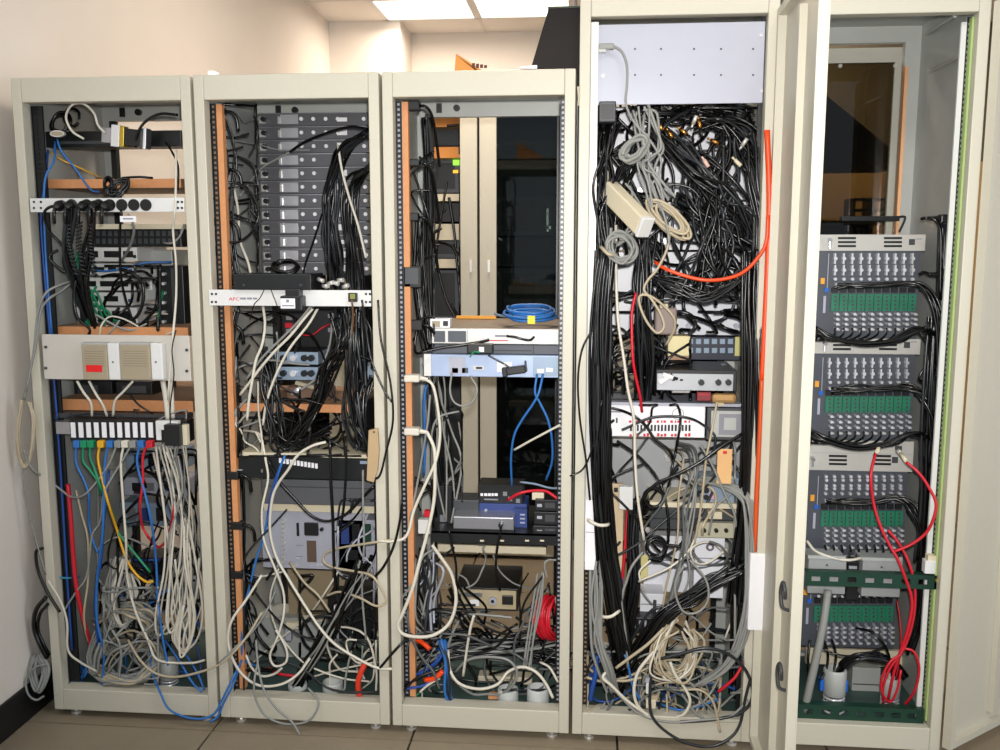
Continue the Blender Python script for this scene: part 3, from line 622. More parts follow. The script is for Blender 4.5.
# things outside on the wall side
bundle([(23, 400, -.02), (19, 430, -.03), (20, 455, -.03), (26, 466, -.03), (32, 450, -.025), (35, 420, -.02), (30, 402, -.02)], 8, .006, .0042, CBEIGE, 'beige cable in the hank hanging outside the far left rack', 'beige cables in the hank outside the far left rack', .35)
bundle([(36, 655, .02), (32, 672, .0), (40, 690, -.02), (46, 670, 0), (40, 655, .02)], 7, .012, .0055, CGREY, 'grey cable in the bundle standing against the baseboard', 'grey cables in the bundle against the baseboard', .4)
mcables([('thick black cable arching out beside the left post', JACK, .0065, [(43, 548, -.01), (36, 552, -.01), (38, 570, -.01), (44, 585, -.01), (52, 600, -.012), (60, 612, -.012)]),
 ('outer black cable loop beside the wall', JACK, .0075, [(46, 597, -.01), (36, 610, -.01), (34, 628, 0), (40, 645, 0), (47, 658, .01)]),
 ('inner black cable loop beside the wall', JACK, .0065, [(48, 604, -.01), (40, 614, 0), (38, 630, .01), (44, 645, .01), (49, 655, .02)]),
 ('grey cable looping over the black baseboard', CGREY, .0045, [(46, 664, -.01), (34, 668, -.02), (26, 680, -.03), (28, 694, -.04), (36, 700, -.03), (44, 696, -.02)]),
 ('thin grey cable running down outside the left post', CGREY, .003, [(22, 462, -.03), (26, 500, -.02), (36, 540, -.015), (46, 575, -.014)])])

# ================================================================== RACK 2
# column of silver units with white dots
LPT = mat('silver_unit_front', '68686c', .28, .35, .1, 9)
for k in range(12):
    y0 = 112.5+k*13.6; x0 = 257+k*.45
    lab = 'silver unit, number %s from the top of the column in the second rack' % ('one two three four five six seven eight nine ten eleven twelve'.split()[k])
    t = unit('patch_unit', lab, 'unit', LPT, x0, y0+.4, 368, y0+13.2, .4, .12, 'silver units in the second rack', 'front_plate', .0015)
    det(t, 'glint_strip', mat('painted_glint', 'c4c4ca', .2, .4), 280, y0+2, 298, y0+11.5, .4, .002, 'painted bright reflection on the front')  # the bright reflection on the silver front is put into this strip's colour
    for x, n in ((301.5, 'white_jack'), (313.5, 'white_jack')) + (((326, 'white_jack'),) if k < 3 else ()) + (((338, 'white_jack'),) if k < 2 else ()) + ((364, 'white_jack'),):
        p = at(x+k*.25, y0+6.5, .4); MB().cyl((p.x, .394, p.z), (p.x, .402, p.z), .0068, 10).build(n, PAPER, t)
    det(t, 'label', PAPER, 337, y0+(3 if k % 3 else 5), 347, y0+9, .4, .001, 'small white label')
    for x, w_ in ((259, 5), (277.5, 2)): det(t, 'terminal_block', NICKEL, x+k*.45, y0+4, x+w_+k*.45, y0+11, .4, .01)
    p = at(264+k*.45, y0+7, .39); MB().cyl((p.x, .375, p.z), (p.x, .392, p.z), .009, 8).build('black_knob', BLACK, t)
    det(t, 'seam', STEEL, x0+2, y0, 366, y0+.9, .4, .002)
# strip of plugs on the left wall
t = unit('socket_strip', 'pale socket strip on the left wall of the second rack behind black cables', 'power strip', WHITE, 214, 178, 221, 262, .1, .04)
for i in range(5): det(t, 'outlet', BLACK, 215, 182+i*16, 220, 192+i*16, .1, .002)
t = unit('socket_strip', 'short pale socket strip low on the left wall of the second rack', 'power strip', WHITE, 226, 480, 234, 585, .12, .04)
for i in range(5): det(t, 'outlet', BLACK, 228, 484+i*20, 233, 494+i*20, .12, .002)
for k, (x, y, Y) in enumerate(((222, 112, .08), (226, 170, .1), (224, 222, .1), (228, 326, .08), (236, 475, .06), (240, 525, .06), (240, 574, .06))):
    p = at(x, y, Y); w_ = ('highest', 'second highest', 'third highest', 'fourth highest', 'third lowest', 'second lowest', 'lowest')[k]
    t = thing('mains_plug', w_+' black mains plug on the left side of the second rack', 'plug', p, 'plugs on the left side of the second rack')
    MB().box(p.x-.03, p.x+.012, Y-.015, Y+.015, p.z-.014, p.z+.014).build('plug_body', BLACK, t, bevel=.004)
    MB().tube(smoothpath([p+Vector((.01, 0, 0)), p+Vector((.03, 0, -.002)), p+Vector((.045, .005, -.02)), p+Vector((.048, .01, -.06))], 4), .006, 6).build('strain_relief', JACK, t, smooth=True)
bundle([(222, 112, .1), (228, 150, .12), (226, 200, .14), (232, 250, .15), (236, 285, .15)], 9, .03, .0045, JACK, 'black power cord bunched on the left wall above the strip', 'black cords on the left wall of the second rack', .45)
tangle(9, (216, 105, 256, 285), (.08, .3), .0045, JACK, 'black cord looping over the left wall of the second rack', 'black cords looping over the left wall of the second rack', (6, 9), 22, .5)
bundle([(230, 310, .1), (228, 350, .1), (232, 400, .12), (236, 460, .12), (240, 530, .12), (242, 600, .12)], 9, .028, .0055, JACK, 'black power cord running down the left side of the second rack', 'black cords down the left side of the second rack', .4)
mcables([
 ('white cable hanging behind the black box on the strip, second rack', CWHITE, .0055, [(232, 180, .2), (238, 210, .18), (240, 240, .16), (248, 262, .14), (252, 280, .1)]),
 ('grey wire from the left wall to the uppermost silver unit', CGREY, .003, [(222, 112, .1), (236, 112, .2), (244, 122, .28), (252, 120, .36), (262, 118, .38)]),
 ('grey wire crossing the fourth silver unit', CGREY, .004, [(240, 196, .2), (250, 182, .3), (262, 168, .36), (275, 160, .37), (290, 152, .37)]),
 ('black cable arching across the silver units to the right post', JACK, .006, [(290, 152, .36), (305, 142, .33), (330, 132, .28), (352, 127, .2), (370, 130, .12)]),
 ('thin grey wire crossing the third silver unit', CGREY, .003, [(230, 140, .15), (260, 145, .34), (280, 150, .37), (310, 150, .37)]),
 ('thin black cable slanting down across the lower silver units', JACK, .0045, [(322, 214, .3), (314, 240, .25), (306, 262, .15), (303, 275, .06)]),
 ('white cable slanting down in front of the black bundle, second rack', CWHITE, .005, [(338, 145, .2), (342, 170, .18), (350, 200, .15), (358, 225, .12), (366, 258, .1)]),
])
bundle([(372, 132, .12), (350, 145, .2), (338, 165, .24), (331, 195, .26), (330, 230, .24), (333, 262, .2), (338, 290, .12), (342, 320, .06)], 16, .03, .0055, (JACK, JACK, JGREY), 'black cable in the bundle arching down the right of the silver units', 'black cables arching down the right of the silver units', .3)
bundle([(372, 165, .12), (356, 178, .2), (348, 205, .22), (350, 245, .2), (352, 280, .12), (356, 330, .05), (360, 380, .05)], 14, .03, .0055, (JACK, JACK, JGREY), 'black cable in the second bundle beside the right post, second rack', 'black cables beside the right post of the second rack', .3)
# black box on the strip
t = unit('black_box', 'long black box standing on the strip in the second rack', 'device', BLACK, 233, 274, 311, 290, -.02, .14)
det(t, 'front_panel', BLKM, 238, 276, 306, 289, -.02, .002)
for x in (244, 301): p = at(x, 285, -.022); MB().cyl((p.x, -.026, p.z), (p.x, -.02, p.z), .004, 8).build('screw', DGREY, t)
coil(at(286, 268, .05), .042, .006, 3, (0, -.6, 1), JACK, 'coil of thick black cord lying on the long black box', squash=.8, jit=.1)
t = thing('connector_cluster', 'cluster of silver connectors right of the long black box', 'connector', at(325, 290, .02))
for i in range(6):
    p = at(318+i*5, 279+(i*7) % 9, .03); MB().cyl(p, p+Vector((.02, -.01, .006*(i % 3-1))), .007, 8).build('connector', NICKEL, t, smooth=True)
# power strip two with the maker's lettering
t = power_strip('white rack power strip with red lettering across the second rack', 209, 290, 371, 306, (), (212, 216, 366, 370))
p = at(229, 300.5, -.0065); text('APC', .015, (p.x, -.0068, p.z), LABELR, t, sx=1.25)
for x0, x1 in ((240, 246), (247, 252), (253, 257)): det(t, 'print_line', INK, x0, 297.5, x1, 299.5, -.006, .0006)
mcables([('thin dark wire hanging in front of the white strip, second rack', JACK, .002, [(264, 290, -.03), (260, 298, -.03), (254, 305, -.03), (250, 320, .02)]),
 ('second thin dark wire hanging in front of the white strip, second rack', JACK, .002, [(271, 290, -.03), (275, 300, -.03), (278, 308, -.03)])])
t = unit('power_adapter', 'black power adapter with a white label hanging from the strip, second rack', 'adapter', BLACK, 280, 296, 302, 311, -.055, .045, bevel=.004)
det(t, 'label', PAPER, 280.5, 298.5, 295, 308.5, -.055, .001, 'white label with grey print')
MB().pbox(285, 289, 300, 297, -.05, .035).build('upper_block', BLACK, t, bevel=.003)
det(t, 'print_mark', INK, 286, 299.5, 289, 302.5, -.056, .0006); det(t, 'print_line', INK, 282, 305, 294, 306.4, -.056, .0006)
t = unit('terminal_block', 'small black block with a brass corner at the right end of the strip', 'connector', BLACK, 348, 293, 357, 302, -.02, .012)
det(t, 'brass_tab', mat('brass_olive', '8c9048', .4, .3), 350, 294, 355, 299, -.02, .002)
# middle of rack 2
mcables([
 ('pair of white cables slanting left below the strip, upper one', CWHITE, .0055, [(314, 307, .04), (303, 320, .02), (291, 335, .02), (276, 350, .03), (262, 366, .04), (250, 382, .05), (240, 395, .06)]),
 ('pair of white cables slanting left below the strip, lower one', CWHITE, .005, [(318, 308, .04), (308, 325, .02), (292, 345, .02), (282, 362, .03), (272, 385, .04), (266, 405, .05), (263, 425, .06)]),
 ('grey cable just above the slanting white pair in the second rack', CGREY, .005, [(311, 306, .05), (298, 322, .04), (282, 338, .04), (262, 358, .05), (246, 380, .06)]),
 ('white cable hanging from the strip to the orange shelf, second rack', CWHITE, .0055, [(263, 306, .06), (265, 325, .05), (262, 345, .04), (256, 360, .04), (252, 382, .04), (249, 400, .04), (247, 420, .05)]),
 ('red and black wire curving above the blue-grey devices', CRED, .003, [(302, 335, .2), (312, 335, .2), (322, 328, .2), (330, 324, .22)]),
 ('grey coax cable slanting to a bright round connector, second rack', CGREY, .005, [(340, 350, .06), (325, 370, .06), (312, 382, .08), (298, 392, .1)]),
])
t = thing('round_connector', 'bright round silver connector at the end of the grey coax', 'connector', at(295, 392, .1))
p = at(295, 392, .1); MB().cyl(p, p+Vector((.02, -.005, .012)), .009, 10).build('shell', CHROME, t, smooth=True); MB().cyl(p+Vector((-.012, .003, -.007)), p, .006, 10).build('nut', NICKEL, t)
for k, (y0, y1) in enumerate(((352, 364.5), (367, 380))):
    t = unit('audio_device', ('upper', 'lower')[k]+' blue-grey device with knobs in the second rack', 'device', BGREY, 266, y0, 318, y1, .12, .2, 'blue-grey devices in the second rack', top=BLKM)
    for x, m in ((284, BLKM), (294, CHROME), (305, BLKM), (312, BLKM)):
        p = at(x, (y0+y1)/2-.5, .12); MB().cyl((p.x, .105, p.z), (p.x, .122, p.z), .011, 12).build('knob', m, t, smooth=False)
    det(t, 'dark_strip', BLKM, 268, y1-3, 282, y1-1, .12, .001)
t = unit('black_amplifier', 'black unit with silver parts above the blue-grey devices, second rack', 'device', BLACK, 282, 308, 345, 350, .28, .2)
for x, y in ((289, 318), (289, 331), (331, 316), (331, 330)): det(t, 'silver_part', STEEL, x-3, y-2, x+3, y+2, .28, .006)
det(t, 'red_part', CRED, 285, 323, 292, 328, .28, .006)
t = unit('blue_grey_module', 'pale blue module beside the black cables at the right, second rack', 'device', BGREY, 358, 366, 376, 380, .2, .1); det(t, 'port', BLKM, 361, 370, 366, 376, .2, .002)
shelf('orange-edged shelf in the middle of the second rack', 240, 404, 350, 412, .1, .4)
t = unit('paper_bag', 'crumpled brown paper on the orange shelf of the second rack', 'paper', mat('brown_paper', '7c6150', .8, 0, .15, 30), 285, 386, 328, 404, .16, .12, part='paper', bevel=.02)
MB().obox(at(310, 384, .15), (.08, .08, .012), Matrix.Rotation(.25, 3, 'Y')).build('folded_flap', TAUPE, t, 'paler folded flap')
bundle([(345, 310, .05), (342, 340, .04), (330, 370, .05), (318, 400, .06), (300, 430, .08), (285, 445, .1)], 16, .035, .0045, JACK, 'thin black cable falling from the strip towards the lower switch', 'thin black cables falling from the strip, second rack', .45)
bundle([(352, 308, .04), (353, 345, .03), (352, 385, .03), (354, 420, .03), (362, 448, .04)], 14, .03, .0045, (JACK, JACK, JGREY), 'black coax cable hanging below the right end of the strip', 'black coax cables below the right end of the strip', .3)
bundle([(368, 380, .06), (362, 395, .05), (360, 415, .04), (364, 440, .04), (370, 452, .05)], 12, .03, .005, JACK, 'black cable in the fan beside the right post above the beige tag', 'black cables in the fan above the beige tag', .3)
bundle([(268, 350, .1), (272, 385, .08), (276, 420, .07), (285, 445, .08), (310, 440, .1), (335, 425, .1)], 9, .03, .005, JACK, 'black cable sweeping under the brown paper, second rack', 'black cables sweeping under the brown paper', .45)
tangle(16, (262, 400, 345, 455), (.04, .16), .0048, JACK, 'black cable in the tangle on top of the lower black switch', 'black cables tangled on the lower black switch', (6, 9), 18, .1, curl=.8)
tangle(10, (238, 312, 300, 450), (.05, .25), .0045, (JACK, JGREY), 'thin dark cable looping left of the blue-grey devices', 'dark cables looping left of the blue-grey devices', (6, 9), 22, .5)
tangle(8, (236, 340, 262, 470), (.05, .2), .004, (CGREY, CWHITE), 'pale cable hanging near the left rail of the second rack', 'pale cables near the left rail of the second rack', (5, 7), 24, 1.2, curl=.4)
mcables([('brass-ended brown cable hanging under the strip, second rack', mat('brown_cable', '6a4a2a', .4), .004, [(352, 300, -.02), (353, 320, .0), (350, 345, .02), (346, 358, .04)]),
 ('black cable leaning out from the strip to the right post', JACK, .0045, [(362, 300, -.02), (366, 330, -.01), (372, 362, -.012), (384, 390, -.016), (392, 402, -.016)]),
 ('black cable hanging over the gap between the second and third racks', JACK, .0045, [(378, 300, -.012), (381, 340, -.016), (390, 380, -.016), (393, 420, -.018), (386, 452, -.018), (380, 475, -.016), (372, 480, -.01)])])
# beige tag on the right post
t = thing('beige_tag', 'long beige plastic strip hanging on the post between second and third racks', 'tag', at(373, 481, -.012))
P_ = [(369, 430), (378, 428), (379.5, 450), (378, 470), (374, 482), (367, 480), (368, 455)]
MB().prism([(at(x, y, -.012).x, at(x, y, -.012).z) for x, y in P_], -.02, -.004).build('strip', mat('tan_plastic', 'b49a74', .5), t, bevel=.002)
p = at(374, 432, -.02); MB().cyl((p.x, -.0215, p.z), (p.x, -.019, p.z), .0035, 8).build('eyelet', DGREY, t)
# switch, grey case, control panel
t = unit('network_switch', 'black switch with a white strip of ticks in the second rack', 'switch', BLKM, 239, 457, 371, 479, .06, .3, top=BEIGE)
MB().pbox(240, 453.5, 371, 457, .058, .28).build('pale_lid', BEIGE, t)
for i in range(11): det(t, 'label', PAPER, 279+i*3.6, 458+i*.55, 281.6+i*3.6, 463+i*.55, .06, .001)
det(t, 'blue_port', BGREY, 360, 461, 367, 464, .06, .002)
t = unit('grey_case', 'plain dark grey case under the black switch, second rack', 'case', mat('mid_grey_steel', '63656a', .45, .2), 262, 480, 374, 505, .16, .3); det(t, 'seam', DGREY, 264, 487, 373, 488, .16, .001)
t = unit('control_unit', 'pale unit with a mains inlet and brown vent in the second rack', 'device', PALE, 262, 512, 366, 569, .2, .26)
MB().pbox(264, 505, 374, 512, .19, .27).build('beige_lid', BEIGE, t)
det(t, 'mains_inlet', BLACK, 304, 523, 318, 536, .2, .008, None, .003); p = at(322, 529, .2); MB().cyl((p.x, .192, p.z), (p.x, .202, p.z), .007, 10).build('black_button', BLACK, t)
det(t, 'vent', mat('brown_grille', '5d4a3c', .6), 307, 541, 316, 562, .2, .004); det(t, 'slot', BLKM, 296.5, 523, 299, 536, .2, .002)
for y in (545, 556): det(t, 'print_line', INK, 296, y, 303, y+1, .2, .0006)
for i in range(10):
    p = at(284, 521+i*4.4, .2); MB().cyl((p.x, .188, p.z), (p.x, .202, p.z), .006, 8).build('socket', NICKEL, t)
for x, y in ((298, 558), (318, 565), (322, 565), (297, 565), (330, 520), (284, 515)):
    p = at(x, y, .2); MB().cyl((p.x, .196, p.z), (p.x, .202, p.z), .005, 8).build('screw', CHROME, t)
t = unit('port_module', 'pale unit with dark blue ports by the right rail, second rack', 'device', PALE, 338, 520, 376, 572, .2, .2)
for i in range(3): det(t, 'port', (DULLBLUE, BLKM, DKGRN)[i], 341+i*11, 524, 349+i*11, 544, .2, .004)
det(t, 'lower_port', BLKM, 345, 550, 358, 560, .2, .004)
t = unit('tan_plate', 'plain tan panel below the pale unit in the second rack', 'panel', mat('tan_steel', '9c8c70', .5), 288, 570, 350, 616, .4, .02, part='plate')
t = unit('floor_case', 'grey case standing on the floor of the second rack', 'case', GREY, 248, 618, 326, 662, .36, .14); det(t, 'top_edge', BEIGE, 300, 616, 326, 621, .36, .004)
t = unit('pale_plug', 'small pale plug hanging before the tan panel, second rack', 'plug', PALE, 285, 627, 291, 641, .2, .02, part='plug_body'); MB().pbox(286, 623, 298, 629, .2, .02).build('side_arm', BEIGE, t)
t = unit('black_case', 'black case behind the thick cables low in the second rack', 'case', BLACK, 328, 596, 372, 640, .3, .2); det(t, 'label', PAPER, 334, 604, 341, 622, .3, .001)
bl = bundle([(364, 560, .04), (352, 588, .05), (340, 615, .06), (326, 640, .08), (310, 665, .1), (300, 684, .12)], 12, .03, .0065, JACK, 'thick black cable in the slanting bundle at the foot of the second rack', 'thick black cables slanting to the floor, second rack', .22)
bundle([(366, 562, .02), (350, 592, .03), (336, 620, .04), (322, 645, .05), (306, 670, .08), (300, 684, .1)], 4, .03, .0035, (CGREY, PALE), 'pale cable mixed into the slanting black bundle', 'pale cables in the slanting black bundle', .3)
mcables([
 ('white cable arching from the switch down the left, second rack', CWHITE, .0055, [(326, 442, .03), (312, 446, .02), (298, 455, .02), (288, 470, .02), (278, 484, .03), (272, 500, .04), (270, 530, .05), (276, 556, .05), (288, 578, .04), (304, 604, .02), (320, 628, .0), (336, 645, -.01), (360, 660, -.014), (378, 668, -.016), (392, 669, -.016)]),
 ('second white cable beside the blue one, second rack', CWHITE, .0048, [(262, 440, .05), (266, 462, .04), (268, 480, .04), (262, 510, .04), (264, 540, .05), (274, 566, .05), (283, 590, .05), (284, 612, .04), (278, 636, .03), (270, 655, .03), (275, 666, .03), (286, 662, .03), (286, 648, .03), (276, 630, .03)]),
 ('blue cable running down left of the pale unit, second rack', CBLUE, .005, [(285, 455, .03), (278, 474, .03), (272, 500, .05), (264, 535, .06), (256, 560, .06), (250, 585, .06), (243, 612, .06), (242, 645, .05), (244, 660, .06), (256, 666, .08)]),
 ('dark blue cable beside the white arch under the switch', CNAVY, .005, [(283, 460, .03), (276, 478, .03), (270, 502, .05), (267, 525, .06)]),
 ('large white cable loop at the foot of the second rack', CWHITE, .0055, [(262, 575, .04), (246, 600, .02), (232, 620, -.005), (228, 640, -.008), (234, 662, -.006), (246, 678, .0), (262, 686, .0), (282, 684, .0), (298, 674, .02), (310, 658, .04)]),
 ('white cable sagging low at the foot of the second rack', CWHITE, .005, [(246, 655, .06), (252, 668, .06), (262, 676, .05), (274, 674, .05), (282, 668, .05)]),
 ('grey cable looping out over the bottom rail of the second rack', CGREY, .0045, [(258, 660, .03), (254, 684, -.008), (256, 700, -.014), (266, 716, -.02), (285, 724, -.025), (306, 722, -.025), (316, 712, -.02), (318, 700, -.01), (308, 688, .02)]),
 ('second grey cable hanging over the bottom rail of the second rack', CGREY, .0045, [(256, 640, .04), (258, 665, .02), (264, 690, -.008), (276, 708, -.016), (292, 722, -.03), (300, 735, -.04)]),
 ('grey cable rising from the left post across the lower second rack', CGREY, .0045, [(218, 664, -.016), (235, 648, -.01), (252, 632, .03), (266, 612, .06), (276, 590, .08)]),
 ('long beige cable slanting over the tan panel, second rack', CBEIGE, .005, [(290, 562, .14), (304, 582, .1), (318, 595, .08), (330, 612, .08)]),
 ('cream cable forming a long flat loop right of the pale unit', CBEIGE, .005, [(392, 540, -.016), (370, 543, -.01), (340, 548, .06), (326, 553, .08), (324, 562, .08), (336, 568, .06), (358, 572, .02), (372, 576, -.01), (382, 590, -.015), (386, 602, -.016), (376, 606, -.012), (360, 598, .02), (340, 592, .06), (326, 596, .1)]),
 ('black cable drooping before the grey case, second rack', JACK, .0055, [(268, 460, .05), (280, 482, .06), (296, 500, .06), (312, 516, .06), (328, 521, .06), (346, 514, .05), (360, 500, .04), (374, 486, .03)]),
 ('black cable hanging straight down right of the mains inlet', JACK, .0065, [(330, 440, .03), (331, 480, .03), (333, 520, .04), (334, 560, .06), (336, 590, .08)]),
 ('second black cable hanging straight down near the right rail', JACK, .0055, [(346, 440, .03), (346, 470, .03), (344, 505, .04), (340, 530, .08)]),
 ('grey cable hanging near the right rail of the second rack', CGREY, .0045, [(363, 470, .03), (363, 505, .03), (364, 545, .03), (362, 590, .04), (366, 640, .04)]),
 ('black cable leaving over the right post low in the second rack', JACK, .0055, [(372, 580, .01), (384, 566, -.014), (394, 545, -.018), (400, 520, -.02), (402, 500, -.02)]),
 ('blue cable running out over the left post low in the second rack', CBLUE, .0045, [(240, 665, .05), (233, 685, -.008), (224, 702, -.016), (218, 716, -.02), (210, 722, -.03)]),
])
tangle(9, (246, 560, 275, 670), (.06, .2), .0055, JACK, 'black cable looping before the floor case, second rack', 'black cables before the floor case, second rack', (6, 8), 22, .4)
tangle(10, (338, 500, 374, 640), (.05, .2), .0045, (CGREY, JGREY, PALE), 'grey cable hanging by the right rail beside the port module', 'grey cables beside the port module', (6, 8), 24, .9, curl=.3)
tangle(9, (330, 640, 374, 690), (.05, .25), .004, (CWHITE, CGREY, CGREY), 'pale cable in the loose pile at the right foot of the second rack', 'pale cables at the right foot of the second rack', (6, 9), 14, .1)
tangle(9, (300, 576, 372, 660), (.1, .28), .0055, (JACK, JGREY), 'dark cable behind the slanting bundle, second rack', 'dark cables behind the slanting bundle', (6, 8), 20, .3)
mcables([('thick orange-red cable at the right foot of the second rack', mat('orange_red_jacket', 'dc3a22', .4), .0105, [(366, 662, .05), (361, 672, .04), (358, 684, .04), (360, 698, .05)]),
 ('red cable lying on the floor of the second rack', CRED, .006, [(268, 668, .15), (280, 674, .12), (296, 676, .12)])])
# round grommets on the floor
def cup(label, px, py0, py1, Y, r=.034, m=FROST, group=None):
    p = at(px, py1, Y); h = max(.03, at(px, py0, Y).z-p.z)
    t = thing('floor_grommet', label, 'grommet', p, group)
    MB().lathe(p, [(r*.9, 0), (r, h*.2), (r, h*.9), (r*.95, h), (r*.8, h), (r*.72, h*.5), (r*.5, h*.45), (0, h*.45)], 20).build('cup', m, t, smooth=True)
    MB().lathe(p, [(r*.55, h*.5), (r*.5, h*.62), (r*.3, h*.5), (0, h*.5)], 14).build('inner_ring', STEEL, t, smooth=True)
    return t
cup('white floor grommet under the slanting black bundle, second rack', 298, 683, 699, .12, .034)
cup('white floor grommet right of the slanting bundle, second rack', 333, 681, 699, .12, .036)
# ================================================================== RACK 3
# strip of plugs on the left
for k, (x, y, w_, h_) in enumerate(((411, 106, 9, 8), (410, 163, 10, 6), (410, 217, 9, 7), (411, 325, 12, 9), (410, 482, 10, 8))):
    p = at(x, y, .08); W = w_*.0032; H = h_*.0032
    lab = ('highest black mains plug on the left side of the middle rack', 'second black mains plug from the top of the middle rack', 'third black mains plug from the top of the middle rack', 'black mains plug below the square adapter of the middle rack', 'lowest black mains plug on the left side of the middle rack')[k]
    t = thing('mains_plug', lab, 'plug', p, 'black plugs on the left side of the middle rack')
    MB().box(p.x-W, p.x+W, .065, .1, p.z-H*.6, p.z+H*.6).build('plug_body', BLACK, t, bevel=.004)
    MB().tube(smoothpath([p+Vector((W, 0, 0)), p+Vector((W+.02, 0, -.004)), p+Vector((W+.035, .02, -.03)), p+Vector((W+.04, .06, -.09)), p+Vector((W+.045, .1, -.18))], 4), .005, 6).build('cord', JACK, t, smooth=True)
t = unit('power_adapter', 'square dark adapter on the left side of the middle rack', 'adapter', BLACK, 402, 266, 421, 288, .05, .05, bevel=.004); det(t, 'face', DGREY, 405, 268, 418, 284, .05, .001)
for k, y in enumerate((378, 431)):
    p = at(414, y, .03); t = thing('mains_plug', ('upper', 'lower')[k]+' white mains plug on the left side of the middle rack', 'plug', p, 'white plugs of the middle rack')
    MB().box(p.x-.03, p.x+.02, .01, .05, p.z-.012, p.z+.012).build('plug_body', CWHITE, t, bevel=.005)
    MB().cyl(p+Vector((.02, 0, 0)), p+Vector((.045, 0, -.004)), .008, 8, .0055).build('strain_relief', CWHITE, t)
mcables([
 ('white power cable from the lower white plug sweeping to the left rail', CWHITE, .007, [(427, 432, .03), (434, 448, .02), (435, 470, .02), (434, 500, .02), (428, 530, .01), (420, 560, .0), (412, 590, -.01), (402, 615, -.012), (398, 625, -.012), (403, 634, -.012), (420, 637, -.0), (436, 634, .02), (450, 622, .04), (456, 600, .05), (452, 575, .06), (440, 556, .06), (432, 545, .06)]),
 ('white power cable from the upper white plug hanging in the middle rack', CWHITE, .006, [(425, 379, .03), (433, 386, .03), (438, 410, .03), (440, 435, .03), (436, 460, .02), (425, 485, .015), (414, 510, .01), (407, 535, -.005), (395, 541, -.016), (378, 541, -.016)]),
 ('grey cable hanging beside the white power cables, middle rack', CGREY, .0045, [(430, 395, .06), (428, 420, .05), (424, 445, .05), (418, 480, .06), (410, 520, .05)]),
 ('blue cable hanging behind the white plugs of the middle rack', CBLUE, .006, [(426, 385, .14), (424, 405, .14), (425, 440, .15), (424, 475, .16)]),
])
bundle([(424, 118, .3), (427, 160, .3), (427, 220, .28), (426, 280, .25), (427, 340, .22), (430, 400, .2), (436, 450, .2), (442, 500, .2)], 7, .014, .0048, (JACK, JACK, JGREY), 'black cable in the vertical bundle on the left of the middle rack', 'black cables in the vertical bundle of the middle rack', .35)
bundle([(420, 220, .2), (424, 260, .18), (422, 300, .16), (424, 345, .14), (432, 352, .1)], 7, .02, .005, JACK, 'black cord beside the square adapter of the middle rack', 'black cords beside the square adapter', .5)
bundle([(430, 360, .15), (436, 395, .16), (444, 430, .17), (447, 470, .17), (448, 520, .16)], 8, .025, .0035, (JACK, JGREY, CGREY), 'thin cable hanging below the blue-white server at the left', 'thin cables below the blue-white server', .5)
bundle([(428, 548, .1), (424, 575, .08), (420, 600, .08), (422, 628, .08)], 22, .045, .0045, (CGREY, JGREY, JACK, PALE), 'grey cable in the dense bunch low at the left of the middle rack', 'grey cables bunched low at the left of the middle rack', .5)
# rear shelf strip and servers
t = unit('server', 'flat white server with a brown lid in the middle rack', 'server', WHITE, 432, 329, 562, 344, .1, .42, top=mat('brown_grey_lid', '8c7c6c', .45, .2))
det(t, 'handle_block', SLATE, 448, 331, 466, 342, .1, .003); det(t, 'handle_block', SLATE, 434, 331, 445, 342, .1, .003)
det(t, 'label', PAPER, 481, 333, 493, 338, .1, .001); det(t, 'panel_seam', GREY, 467, 330, 468, 344, .1, .001); det(t, 'port_row', INK, 495, 335, 514, 337, .1, .001)
det(t, 'label', PAPER, 549, 334, 557, 340, .1, .001); det(t, 'print_line', LABELR, 484, 340, 508, 341, .1, .0006)
t = unit('server', 'dark grey thin server between the white and blue-white ones', 'server', SLATE, 432, 344.5, 562, 354, .11, .4); det(t, 'seam', BLKM, 533, 345, 534, 354, .11, .001); det(t, 'seam', BLKM, 470, 350, 532, 351, .11, .001)
t = unit('server', 'blue-white lower server with ports in the middle rack', 'server', mat('blue_white_steel', 'a9b9d6', .35, .2), 424, 355, 561, 377, .09, .42)
det(t, 'port', NICKEL, 473, 366, 484, 370, .09, .004); det(t, 'port_core', BLKM, 476, 367, 482, 369, .086, .002); det(t, 'label', PAPER, 497, 362, 512, 372, .09, .001); det(t, 'right_panel', BGREY, 533, 357, 560, 376, .09, .003)
det(t, 'port', NICKEL, 537, 369, 544, 373, .085, .003); det(t, 'port', NICKEL, 546, 368, 553, 372, .085, .003)
for x in (452, 462): det(t, 'jack', DGREY, x, 368, x+6, 373, .09, .002)
det(t, 'left_panel', PALE, 449, 357, 465, 374, .09, .002); det(t, 'bracket', WHITE, 424, 354, 431, 376, .085, .003)
t = unit('socket_box', 'small white box with dark sockets on the brown server lid', 'box', PAPER, 430, 319, 450, 328, .1, .05); det(t, 'socket', TAUPE, 432, 321, 440, 327, .1, .002); det(t, 'socket', BLACK, 443, 321, 448, 326, .1, .002)
t = unit('orange_strip', 'flat orange strip lying at the back of the server lid', 'strip', AMBER, 456, 316, 496, 319, .46, .02, part='strip')
o = coil(at(530, 317, .2), .078, .0045, 6, (0, -.15, 1), CBLUE, 'blue cable coil lying on the brown server lid', squash=1, jit=.12, step=.006)
det(o, 'yellow_tie', YLAB, 527.5, 316, 535, 324, .1, .012, 'yellow label around the coil')
